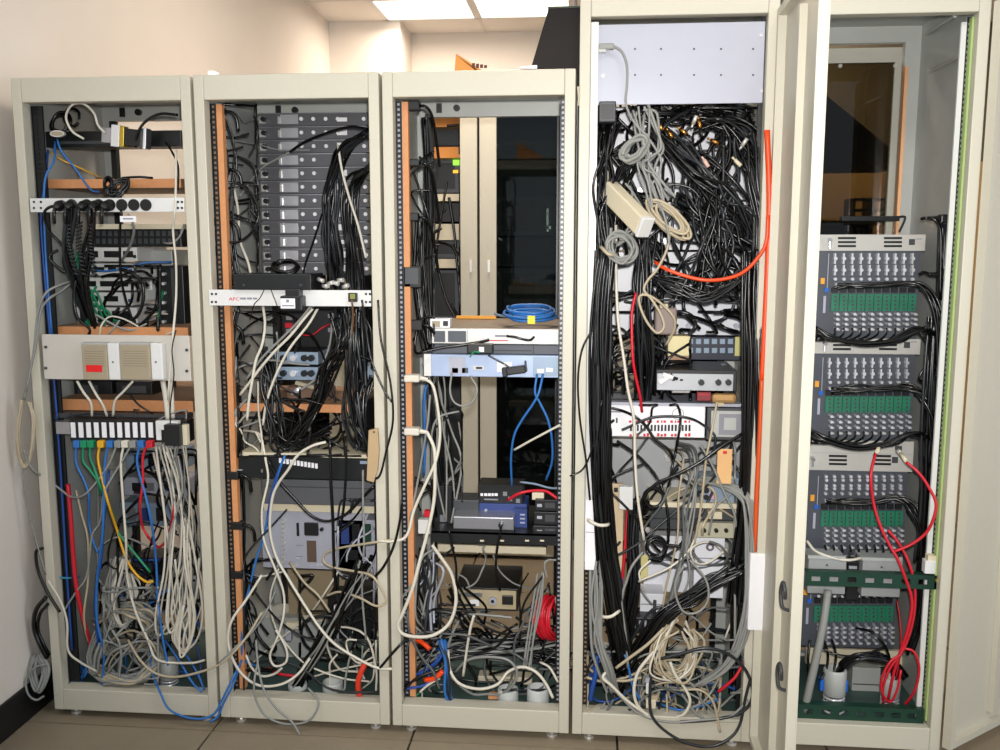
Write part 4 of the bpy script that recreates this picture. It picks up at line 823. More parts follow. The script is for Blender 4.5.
mcables([('light grey-blue end of the blue coil, middle rack', BGREY, .005, [(495, 314, .3), (502, 316, .26), (510, 317, .2), (520, 322, .14)]),
 ('black cable lying across the fronts of both upper servers', JACK, .006, [(420, 353, .04), (440, 348, .05), (462, 345, .06), (480, 342, .07), (489, 340, .08)]),
 ('short black cable on the front of the white server', JACK, .0048, [(507, 336, .07), (515, 337, .06), (522, 339, .06), (530, 340, .06), (534, 337, .08)]),
 ('first blue cable hanging below the blue-white server', CBLUE, .0045, [(537, 374, .07), (535, 392, .06), (540, 403, .06), (548, 420, .06), (552, 440, .07), (552, 462, .1), (546, 480, .14)]),
 ('second blue cable hanging below the blue-white server', CBLUE, .0045, [(543, 374, .07), (539, 392, .05), (533, 404, .05), (522, 420, .06), (514, 436, .07), (511, 460, .1), (512, 486, .14)]),
 ('white rod-like cable slanting across the dark glass, middle rack', CWHITE, .0045, [(514, 450, .1), (530, 441, .07), (545, 433, .05), (560, 425, .03)]),
 ('grey cable making a loop below the blue-white server', CGREY, .004, [(452, 372, .06), (450, 390, .06), (454, 402, .06), (464, 406, .06), (474, 400, .06), (477, 388, .06), (470, 376, .07)]),
 ('green wire loop on the front of the dark server', CGREEN, .003, [(470, 357, .05), (474, 352, .05), (480, 352, .05), (480, 346, .07)]),
 ('thin black wire sagging to the black transceiver, middle rack', JACK, .0035, [(488, 355, .05), (497, 360, .05), (506, 365, .05), (512, 370, .05)])])
t = unit('black_plug', 'black plug with a white label before the dark server', 'plug', BLACK, 467, 344, 493, 354, .05, .03, part='plug_body', bevel=.004); det(t, 'label', PAPER, 479, 347, 484, 352, .05, .001)
p = at(515, 371, .05)
t = thing('transceiver', 'black ribbed transceiver in front of the blue-white server', 'connector', p)
q = Matrix.Rotation(-.14, 3, 'Y'); MB().obox(at(515, 370, .05), (.07, .03, .024), q).build('body', BLACK, t, bevel=.003); MB().obox(at(505, 372, .045), (.016, .03, .03), q).build('collar', BLKM, t, bevel=.003); MB().obox(at(526, 366, .045), (.004, .03, .034), q).build('latch', BLKM, t)
# black shelf with adapters
t = thing('rack_shelf', 'black metal shelf with adapters in the middle rack', 'shelf', at(430, 545, .06))
a, b_, c, e = rect(432, 533, 562, 544, .06)
MB().box(a, b_, .06, .4, e-.006, e).build('tray', BLKM, t); MB().box(a, b_, .06, .064, c, e).build('front_lip', BLKM, t)
for x in (480, 500, 525, 540): det(t, 'slot', BEIGE, x, 540, x+4, 541.5, .06, .001)
shelf('pale edged shelf just below the black metal shelf, middle rack', 438, 546, 546, 553, .2, .25, BEIGE, BEIGE)
t = unit('silver_adapter', 'silver bar shaped adapter lying on the black shelf', 'adapter', STEEL, 453, 517, 514, 530, .07, .1, bevel=.004); MB().pbox(453, 529, 514, 534, .072, .095).build('base', BLKM, t)
p = at(501, 524, .07); MB().cyl((p.x, .05, p.z), (p.x, .072, p.z), .008, 10).build('cord_socket', BLACK, t)
t = unit('grey_adapter', 'dark grey block behind the silver adapter', 'adapter', DGREY, 453, 500, 479, 516, .14, .1, bevel=.004)
t = unit('battery_box', 'black box with pale lettering on the blue unit', 'box', BLACK, 478, 485, 523, 504, .16, .1, bevel=.003)
det(t, 'top_lid', BLKM, 478, 485, 523, 488, .155, .003)
for i, x0 in enumerate((480.5, 484, 488, 491.5, 494.5)): det(t, 'print_mark', PAPER, x0, 493.3, x0+(2.6, 3.4, 2.8, 2.2, 3.2)[i], 496, .16, .0006)
det(t, 'print_line', INK, 484, 498.8, 498, 500.2, .16, .0006)
for x, y in ((503, 494), (508, 499), (516, 501)): det(t, 'jack', STEEL, x, y-2, x+4, y+2, .16, .004)
t = unit('blue_unit', 'dark blue unit under the black lettered box', 'device', DULLBLUE, 479, 504, 527, 517, .15, .12); MB().pbox(514, 509, 527, 532, .13, .1).build('blue_end', DULLBLUE, t)
p = at(486, 510, .15); MB().cyl((p.x, .146, p.z), (p.x, .152, p.z), .005, 8).build('indicator', PALE, t)
for i in range(3): det(t, 'print_line', PALE, 520, 514+i*4, 525, 515.5+i*4, .13, .001)
for k, (y0, y1) in enumerate(((500, 511), (512, 525), (526, 534))):
    t = unit('black_module', ('highest', 'middle', 'lowest')[k]+' black module stacked at the right end of the black shelf', 'device', BLACK, 535-k, y0, 558, y1, .1, .1, 'black modules on the right end of the shelf'); det(t, 'label', PALE, 537, y0+4, 542, y0+7, .1, .001); det(t, 'port', DGREY, 545, y0+3, 555, y1-3, .1, .002)
t = unit('white_tag', 'small cream tag under the red cable, middle rack', 'tag', BEIGE, 532, 493, 544, 500, .12, .02, part='card')
t = unit('black_clutter_box', 'black box at the left end of the black shelf', 'box', BLACK, 434, 486, 452, 530, .16, .12); det(t, 'port', STEEL, 440, 515, 446, 522, .16, .004)
t = unit('white_gadget', 'small white gadget with a red mark by the left rail, middle rack', 'device', WHITE, 418, 520, 430, 534, .08, .03); det(t, 'red_mark', CRED, 424, 511, 430, 517, .075, .02)
cab = mcables([('bright red cable arching over the right end of the black shelf', CRED, .006, [(508, 500, .1), (518, 494, .08), (530, 491, .08), (545, 491, .07), (554, 496, .06), (560, 501, .06)]),
 ('black cord plugged into the silver adapter hanging down', JACK, .005, [(501, 524, .045), (500, 535, .045), (497, 550, .05), (496, 570, .06), (500, 590, .08)]),
 ('blue and white cable pair behind the red arch', BGREY, .0045, [(520, 482, .16), (535, 484, .14), (550, 488, .12), (560, 488, .1)]),
 ('black cord hanging from the left of the black shelf', JACK, .005, [(449, 530, .045), (452, 545, .045), (456, 565, .05), (457, 590, .06), (464, 606, .08), (470, 620, .1)]),
 ('white stick-like cable standing on the floor, middle rack', CWHITE, .0055, [(463, 676, .08), (466, 655, .07), (470, 630, .06), (474, 615, .06)]),
 ('white cable curving along the floor of the middle rack', CWHITE, .006, [(448, 650, .08), (450, 670, .05), (460, 684, .03), (480, 689, .02), (498, 684, .03), (508, 672, .05), (522, 667, .05), (536, 672, .04), (546, 684, .03), (553, 698, .02)]),
 ('grey cable arch in front of the dark pile, middle rack', CGREY, .0055, [(455, 672, .1), (468, 660, .07), (488, 657, .05), (508, 660, .04), (517, 672, .04), (512, 686, .05), (500, 695, .08)]),
 ('white cable at the lower right corner of the middle rack', CWHITE, .0048, [(540, 662, .08), (550, 668, .05), (558, 682, .03)]),
 ('thick orange-red cable high on the left of the floor pile, middle rack', CORANGE, .0085, [(410, 637, .1), (420, 641, .08), (430, 649, .06)]),
 ('thick orange-red cable low on the left of the floor pile, middle rack', CORANGE, .0095, [(425, 680, .06), (435, 678, .05), (443, 671, .05)]),
 ('black cable passing over the left post low in the middle rack', JACK, .0055, [(380, 668, -.016), (390, 656, -.018), (400, 645, -.014), (412, 634, .02)]),
 ('short white cable end near the yellow bead, middle rack', CWHITE, .005, [(420, 692, .05), (428, 685, .05), (440, 678, .06)]),
 ('dark green wire at the left foot of the middle rack', CGREEN, .003, [(408, 702, .06), (416, 696, .06), (422, 690, .06)])])
t = thing('yellow_bead', 'small yellow connector on the floor of the middle rack', 'connector', at(422, 702, .07)); p = at(422, 701, .07)
MB().lathe(p, [(0, 0), (.007, .003), (.008, .008), (.005, .015), (0, .017)], 10).build('bead', YLAB, t, smooth=True); MB().cyl(p+Vector((0, 0, .015)), p+Vector((0, .004, .03)), .003, 8).build('pin', NICKEL, t)
# black appliance with a beige connector plate
t = unit('black_appliance', 'black box with a beige connector plate low in the middle rack', 'device', BLACK, 455, 588, 518, 610, .2, .24)
MB().pbox(456, 590, 516, 608.5, .197, .004).build('connector_plate', mat('beige_steel', 'b8a988', .45, .1), t)
p = at(493, 600, .197); MB().cyl((p.x, .185, p.z), (p.x, .198, p.z), .014, 16).build('round_port', PALE, t); MB().cyl((p.x, .182, p.z), (p.x, .19, p.z), .006, 10).build('port_core', BLKM, t)
MB().pbox(502, 596, 513, 605, .19, .01).build('mains_inlet', BLACK, t, bevel=.002); MB().pbox(464, 593, 482, 597, .19, .01).build('serial_port', STEEL, t); MB().pbox(470, 600, 479, 606, .192, .01).build('label', PAPER, t)
for i in range(3): MB().pbox(458, 594+i*4, 461, 597+i*4, .193, .006).build('jack', DGREY, t)
bundle([(456, 586, .08), (470, 610, .12), (486, 634, .16), (500, 650, .2)], 5, .03, .0045, JACK, 'black cord hanging in front of the black appliance', 'black cords before the black appliance', .6)
coil(at(546, 617, .14), .062, .0052, 12, (1, -.55, .1), CRED, 'bright red cable coil beside the right rail of the middle rack', squash=1.2, jit=.14, step=.005)
bundle([(408, 668, .14), (440, 655, .14), (480, 650, .15), (520, 645, .16), (562, 640, .16)], 16, .04, .0052, (JGREY, JGREY, JACK, CGREY), 'dark grey cable lying across the floor pile, middle rack', 'dark grey cables across the floor pile, middle rack', .35)
bundle([(410, 650, .2), (450, 640, .22), (490, 645, .2), (530, 655, .2), (562, 665, .2)], 12, .045, .0052, (JGREY, JACK, SLATE), 'blue-grey cable at the back of the floor pile, middle rack', 'blue-grey cables at the back of the floor pile', .4)
tangle(14, (440, 605, 560, 690), (.08, .3), .005, (JACK, JACK, JGREY), 'black cable looping through the floor pile, middle rack', 'black cables in the floor pile, middle rack', (6, 9), 22, .1)
tangle(9, (520, 560, 562, 640), (.06, .25), .004, (JACK, CGREY), 'thin cable hanging at the right of the middle rack', 'thin cables hanging at the right of the middle rack', (5, 7), 24, 1, curl=.25)
bundle([(541, 572, .08), (537, 600, .07), (531, 635, .06), (526, 668, .06)], 4, .014, .004, CGREY, 'grey cable falling past the red coil', 'grey cables falling past the red coil', .3)
bundle([(400, 690, .06), (420, 676, .08), (430, 660, .09), (440, 650, .1)], 8, .03, .0055, (JGREY, CNAVY, JACK), 'dark cable low beside the left rail of the middle rack', 'dark cables low beside the left rail, middle rack', .5)
bundle([(442, 640, .07), (446, 660, .06), (448, 690, .05), (450, 706, .06)], 6, .014, .005, (CNAVY, CBLUE, JGREY), 'blue cable dropping to the floor between the pile and the cups', 'blue cables dropping to the floor, middle rack', .4)
cup('left translucent floor cup at the right foot of the middle rack', 508, 688, 708, .1, .036)
cup('right translucent floor cup at the right foot of the middle rack', 538, 687, 708, .1, .039)
cup('half hidden grey floor cup on the left of the middle rack', 438, 688, 700, .16, .036, GREY)
t = unit('power_bar', 'flat cream power bar lying behind the floor cups', 'power strip', BEIGE, 478, 677, 532, 684, .2, .05, bevel=.003); det(t, 'outlet', TAUPE, 486, 679, 494, 683, .2, .002); det(t, 'outlet', TAUPE, 506, 679, 514, 683, .2, .002)
t = unit('orange_block', 'small orange-brown block on the floor left of the cups', 'block', WOOD, 488, 697, 498, 709, .1, .04, part='block'); MB().pbox(489, 699, 493, 702, .099, .004).build('paper_patch', BEIGE, t)
tangle(16, (214, 105, 258, 290), (.06, .24), .0038, JACK, 'thin black cable hanging over the left wall of the second rack', 'thin black cables over the left wall of the second rack', (7, 10), 20, .6, curl=.6, keep=3)
tangle(16, (238, 308, 372, 456), (.03, .2), .0038, (JACK, JACK, JACK, CGREY), 'thin cable crossing the middle of the second rack', 'thin cables crossing the middle of the second rack', (7, 10), 24, .5, curl=.5, keep=3)
tangle(20, (244, 500, 376, 692), (.03, .22), .0038, (JACK, JACK, JGREY, CGREY, CWHITE), 'thin cable crossing the lower half of the second rack', 'thin cables crossing the lower half of the second rack', (7, 10), 26, .6, curl=.45, keep=3)
tangle(12, (408, 110, 434, 540), (.08, .24), .0042, (JACK, JACK, JGREY), 'thin black cable on the left side of the middle rack', 'thin black cables on the left side of the middle rack', (7, 10), 24, 1.2, curl=.35, keep=3)
tangle(10, (432, 380, 462, 530), (.1, .3), .0035, (JACK, JGREY, CGREY), 'thin cable dangling left of the pale posts, middle rack', 'thin cables dangling left of the pale posts', (6, 9), 22, 1, curl=.5, keep=2)
tangle(28, (408, 610, 562, 694), (.04, .3), .0044, (JACK, JACK, JGREY, MIDG, MIDG, CGREY), 'dark cable lying loose in the floor pile of the middle rack', 'dark cables loose in the floor pile, middle rack', (7, 11), 22, .1, curl=.5, keep=4)
tangle(9, (436, 545, 562, 640), (.08, .26), .0038, (JACK, JACK, CGREY), 'thin black cable hanging under the black shelf', 'thin black cables under the black shelf', (6, 9), 22, .9, curl=.4, keep=2)
# ================================================================== ROW OF RACKS BEHIND
def back_rack(X0, X1, H, label, glass):
    t = thing('equipment_rack', label, 'rack', (X0, 1.8, 0), 'racks in the row behind')
    pw = .088
    for x0, x1 in ((X0+.003, X0+pw), (X1-pw, X1-.003)): MB().box(x0, x1, 1.8, 1.86, .02, H).build('front_post', CREAM, t, bevel=.003)
    MB().box(X0+pw, X1-pw, 1.801, 1.86, H-.09, H).build('top_rail', CREAM, t); MB().box(X0+pw, X1-pw, 1.801, 1.86, .02, .11).build('bottom_rail', CREAM, t)
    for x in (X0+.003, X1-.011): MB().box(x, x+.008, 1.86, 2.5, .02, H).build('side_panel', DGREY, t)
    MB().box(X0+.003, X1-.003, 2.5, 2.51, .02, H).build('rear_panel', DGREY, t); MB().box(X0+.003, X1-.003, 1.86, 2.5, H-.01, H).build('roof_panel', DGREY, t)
    if glass:
        MB().box(X0+pw, X1-pw, 1.812, 1.818, .11, H-.09).build('glass_door', SMOKED, t, 'dark glass door')
    p = Vector((X1-.035 if not glass else X0+.05, 1.795, 1.55)); MB().box(p.x-.006, p.x+.006, 1.79, 1.8, 1.5, 1.56).build('lock', NICKEL, t)
    return t
back_rack(.6, 1.292, HT, 'open rack in the row behind, seen at left through the middle rack', False)
back_rack(1.298, 1.99, HT, 'rack with a dark glass door in the row behind the middle rack', True)
back_rack(-.06, .594, HT, 'rack in the row behind, seen through the second rack', True)
back_rack(1.996, 2.62, HT, 'rack in the row behind the tall cable-filled rack', True)
for k, (y0, y1, m, em) in enumerate(((118, 127, TAN, CARD), (147, 158, TAN, CARD), (194, 201, BEIGE, BEIGE), (224, 240, BEIGE, BEIGE), (259, 268, BEIGE, BEIGE))):
    shelf(('highest', 'second', 'third', 'fourth', 'lowest')[k]+' shelf seen through the upper left opening of the middle rack', 405, y0, 462, y1, 1.9, .5, m, em)
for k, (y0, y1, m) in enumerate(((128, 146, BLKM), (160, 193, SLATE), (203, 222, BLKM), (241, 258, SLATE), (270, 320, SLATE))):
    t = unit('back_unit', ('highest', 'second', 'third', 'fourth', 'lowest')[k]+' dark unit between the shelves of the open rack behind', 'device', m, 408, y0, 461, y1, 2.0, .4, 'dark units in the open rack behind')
    det(t, 'front_panel', BLKM, 436, y0+3, 455, y1-4, 2.0, .003)
    if k == 1:
        det(t, 'indicator', LEDG, 453, 160, 459, 165, 2.0, .01, 'lit yellow-green indicator'); det(t, 'indicator', LEDO, 453, 170, 458, 173, 2.0, .01, 'lit amber indicator')
tangle(10, (432, 125, 460, 320), (1.84, 1.9), .007, JACK, 'black cable hanging in the open rack of the row behind', 'black cables in the open rack behind', (5, 7), 24, 1.1, curl=.3)
for k, (y0, y1, m) in enumerate(((196, 236, SLATE), (268, 312, SLATE), (140, 160, DGREY), (330, 372, SLATE))):
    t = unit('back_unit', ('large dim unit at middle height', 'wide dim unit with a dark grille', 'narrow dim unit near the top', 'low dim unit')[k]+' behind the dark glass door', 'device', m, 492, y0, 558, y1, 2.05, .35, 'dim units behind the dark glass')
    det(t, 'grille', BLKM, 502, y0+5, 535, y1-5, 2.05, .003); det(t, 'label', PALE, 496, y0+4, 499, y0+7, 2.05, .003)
t = unit('chrome_handle', 'thin bright handle behind the dark glass, right side', 'handle', STEEL, 546, 208, 549, 232, 1.95, .02, part='grip'); MB().pbox(546, 226, 551, 229, 1.95, .06).build('bracket', STEEL, t)

# ================================================================== RACK 4 (tall, cable-filled)
t = unit('blank_plate', 'pale blank panel across the top of the tall cable-filled rack', 'panel', PALE, 598, 23, 764, 104, .03, .003, part='plate')
for x in (635, 661, 694, 721, 753):
    for y in (49, 75): p = at(x, y, .03); MB().cyl((p.x, .0285, p.z), (p.x, .031, p.z), .0032, 8).build('hole', DGREY, t)
for x, y in ((761, 35), (761, 91), (603, 76)): p = at(x, y, .03); MB().cyl((p.x, .026, p.z), (p.x, .031, p.z), .006, 10).build('screw', CHROME, t)
t = unit('grey_plug', 'grey plug on the upper left of the pale blank panel', 'plug', CGREY, 599, 43, 614, 49, -.0, .02, part='plug_body', bevel=.003); MB().pbox(599, 48, 606, 52, .002, .016).build('lower_lug', GREY, t)
t = unit('power_adapter', 'dark grey adapter below the left corner of the blank panel', 'adapter', DGREY, 599, 101, 616, 122, .02, .05, bevel=.004); MB().pbox(601, 104, 614, 119, .018, .004).build('face', BLACK, t)
# pale equipment behind the cables
WHB = mat('white_rear_panel', 'e6e7ee', .4, 0, .03, 20)
for k, (y0, y1) in enumerate(((106, 150), (152, 200), (202, 250), (252, 296), (298, 335))):
    t = unit('white_unit', ('highest', 'second highest', 'middle', 'second lowest', 'lowest')[k]+' white unit glimpsed behind the black cables of the tall rack', 'unit', WHB, 612, y0, 750, y1, .42, .1, 'white units behind the black cables')
    for i in range(5):
        p = at(640+i*24, y1-9, .42); MB().cyl((p.x, .408, p.z), (p.x, .422, p.z), .01, 10).build('knob', PALE if k == 4 else STEEL, t)
t = unit('port_block', 'dark block with rows of silver ports and a yellow strip, tall rack', 'unit', mat('navy_black_plastic', '23283a', .4), 660, 337, 746, 360, .4, .1)
for i in range(6):
    for j in (0, 1): det(t, 'port', BGREY, 688+i*8, 339+j*9, 693+i*8, 344+j*9, .4, .004)
det(t, 'yellow_strip', mat('pale_yellow', 'd6cf86', .5), 735, 337, 741, 356, .4, .004, 'pale yellow strip')
# the black mass
CX = (JACK, JACK, JACK, JGREY)
g = 'black coax cables in the upper half of the tall rack'
def coax(pts, n, sp, lab, jit=.4, r=.005, **k): bundle(pts, n, sp, r, CX, 'black coax cable '+lab, 'black coax cables '+lab, jit, **k)
coax([(655, 128, .1), (678, 150, .08), (702, 172, .06), (728, 196, .06), (748, 222, .08), (757, 262, .1), (754, 320, .1)], 16, .035, 'slanting from the brass plugs to the right post, tall rack')
coax([(700, 122, .12), (726, 124, .1), (748, 142, .08), (760, 178, .06), (763, 230, .06), (760, 300, .06)], 18, .035, 'arching over the upper right corner of the tall rack')
coax([(735, 118, .14), (728, 150, .1), (722, 180, .08), (716, 215, .07), (718, 250, .07), (706, 282, .08)], 14, .035, 'falling through the middle of the tall rack')
coax([(690, 160, .12), (700, 185, .1), (708, 215, .08), (712, 245, .07), (724, 272, .07), (738, 290, .08)], 14, .04, 'gathered at the centre of the tall rack')
coax([(668, 200, .14), (690, 215, .1), (712, 228, .08), (735, 246, .08), (756, 262, .1)], 10, .04, 'crossing below the centre of the tall rack')
coax([(650, 275, .08), (672, 288, .06), (700, 297, .05), (726, 290, .05), (746, 272, .06), (756, 250, .08)], 12, .025, 'hanging in a wide arc under the orange cable', .3)
coax([(612, 120, .1), (606, 150, .06), (601, 185, .05), (600, 222, .04), (603, 260, .03)], 16, .03, 'running down the upper left of the tall rack')
coax([(640, 140, .14), (628, 165, .12), (618, 195, .1), (616, 230, .08), (612, 262, .05)], 12, .035, 'curving to the left bundle of the tall rack')
coax([(630, 110, .2), (660, 118, .2), (700, 112, .2), (745, 120, .2)], 10, .04, 'strung across just under the blank panel', .7)
tangle(26, (602, 106, 764, 312), (.12, .34), .005, CX, 'black coax cable looping behind the front cables of the tall rack', 'black coax cables looping in the tall rack', (7, 11), 24, .3, curl=.7, keep=6)
tangle(12, (655, 108, 764, 300), (.06, .2), .0055, CX, 'black coax cable twisting in the upper right of the tall rack', 'black coax cables twisting in the upper right', (7, 11), 26, .4, curl=.6, keep=5)
tangle(24, (600, 130, 662, 400), (.1, .3), .005, CX, 'black coax cable looping beside the left bundle of the tall rack', 'black coax cables beside the left bundle', (7, 11), 24, .6, curl=.6, keep=6)
tangle(14, (660, 270, 745, 332), (.08, .24), .0055, CX, 'black coax cable end dangling below the wide arc', 'black coax cables dangling below the wide arc', (4, 6), 14, .8, curl=.9, keep=5)
tangle(22, (612, 330, 690, 405), (.08, .3), .0048, CX, 'black coax cable curling left of the black device, tall rack', 'black coax cables curling left of the black device', (6, 9), 20, .4, curl=.8, keep=6)
# left and right bundles
coax([(606, 248, .0), (602, 290, -.0), (600, 340, .0), (600, 400, .0), (600, 460, .0), (602, 520, .01), (610, 580, .02), (620, 640, .05), (624, 668, .08)], 44, .036, 'in the thick vertical bundle on the left of the tall rack', .12, .0055, keep=18)
coax([(644, 240, .08), (642, 280, .06), (644, 320, .06), (648, 360, .08), (646, 400, .1)], 14, .028, 'hanging below the beige power bar of the tall rack', .25)
coax([(636, 500, .1), (634, 540, .08), (634, 580, .06), (628, 620, .06), (622, 655, .08)], 18, .022, 'in the second bundle low on the left of the tall rack', .15, keep=6)
coax([(754, 250, .04), (752, 300, .03), (753, 360, .02), (752, 430, .02), (748, 500, .03), (742, 560, .04), (738, 600, .06)], 34, .032, 'in the thick vertical bundle on the right of the tall rack', .12, .0055, keep=14)
coax([(738, 570, .02), (714, 582, .02), (690, 598, .02), (666, 614, .02), (646, 640, .03), (628, 668, .06), (616, 690, .1)], 22, .036, 'in the slanting bundle low in the tall rack', .2, .0055, keep=9)
coax([(746, 560, .06), (744, 600, .07), (746, 640, .08), (742, 690, .1)], 16, .035, 'in the shadow at the lower right of the tall rack', .3, .007)
bundle([(700, 480, .1), (722, 484, .06), (742, 492, .02), (750, 510, .0), (752, 550, .0), (751, 600, .0), (742, 640, .01), (726, 666, .02), (700, 684, .04)], 16, .018, .005, CGREY, 'grey cable in the tied grey bundle on the right of the tall rack', 'grey cables in the tied bundle, tall rack', .18, keep=8)
bundle([(597, 560, .02), (596, 600, .01), (598, 640, .01), (606, 665, .01), (612, 690, .04)], 12, .02, .005, CGREY, 'grey cable in the bunch by the perforated left rail, tall rack', 'grey cables by the perforated left rail', .3, keep=5)
for k, (x0, y0, x1, y1, Y, lab) in enumerate(((590, 521, 607, 525, -.04, 'pale tie around the left bundle of the tall rack'), (604, 617, 618, 612, -.02, 'lower pale tie around the left bundle of the tall rack'), (603, 249, 613, 255, -.04, 'beige tie at the top of the left bundle, tall rack'))):
    P = [at(x0-2, y0-2, Y+.05), at(x0, y0, Y), at((x0+x1)/2, (y0+y1)/2+2, Y-.008), at(x1, y1, Y), at(x1+2, y1-2, Y+.05)]
    tag(MB().tube(smoothpath(P, 4), .0055, 6).build('cable_tie', (CWHITE, CWHITE, CBEIGE)[k], smooth=True), lab, 'tie')
for k, (x, y) in enumerate(((658, 124), (668, 131), (680, 129), (693, 124), (699, 120), (711, 140), (704, 160), (735, 160), (742, 146))):
    p = at(x, y, .05); a = (.9, 1, .7, -1.2, 1.4, .5, 1, .8, -1)[k]; d = Vector((math.cos(a), -.2, -math.sin(a)))
    lab = ('leftmost brass tipped plug under the blank panel', 'second brass tipped plug from the left under the blank panel', 'third brass tipped plug from the left under the blank panel', 'upright brass plug left of the tallest one', 'tallest upright brass plug under the blank panel', 'small brass plug right of the upright plugs', 'pale pink plug in the middle of the black cables', 'cream plug near the right of the black cables', 'thin upright plug near the upper right arc')[k]
    t = thing('coax_plug', lab, 'plug', p, 'brass plugs among the black cables')
    m = (GOLD, GOLD, GOLD, NICKEL, GOLD, GOLD, mat('pale_pink_plastic', 'd9b4a4', .5), BEIGE, NICKEL)[k]
    MB().cyl(p, p+d*.026, .0062, 8).build('shell', m, t, smooth=True); MB().cyl(p-d*.012, p, .0035, 8).build('tip', m, t, smooth=True); MB().cyl(p+d*.026, p+d*.055, .0045, 8).build('boot', JACK, t, smooth=True)
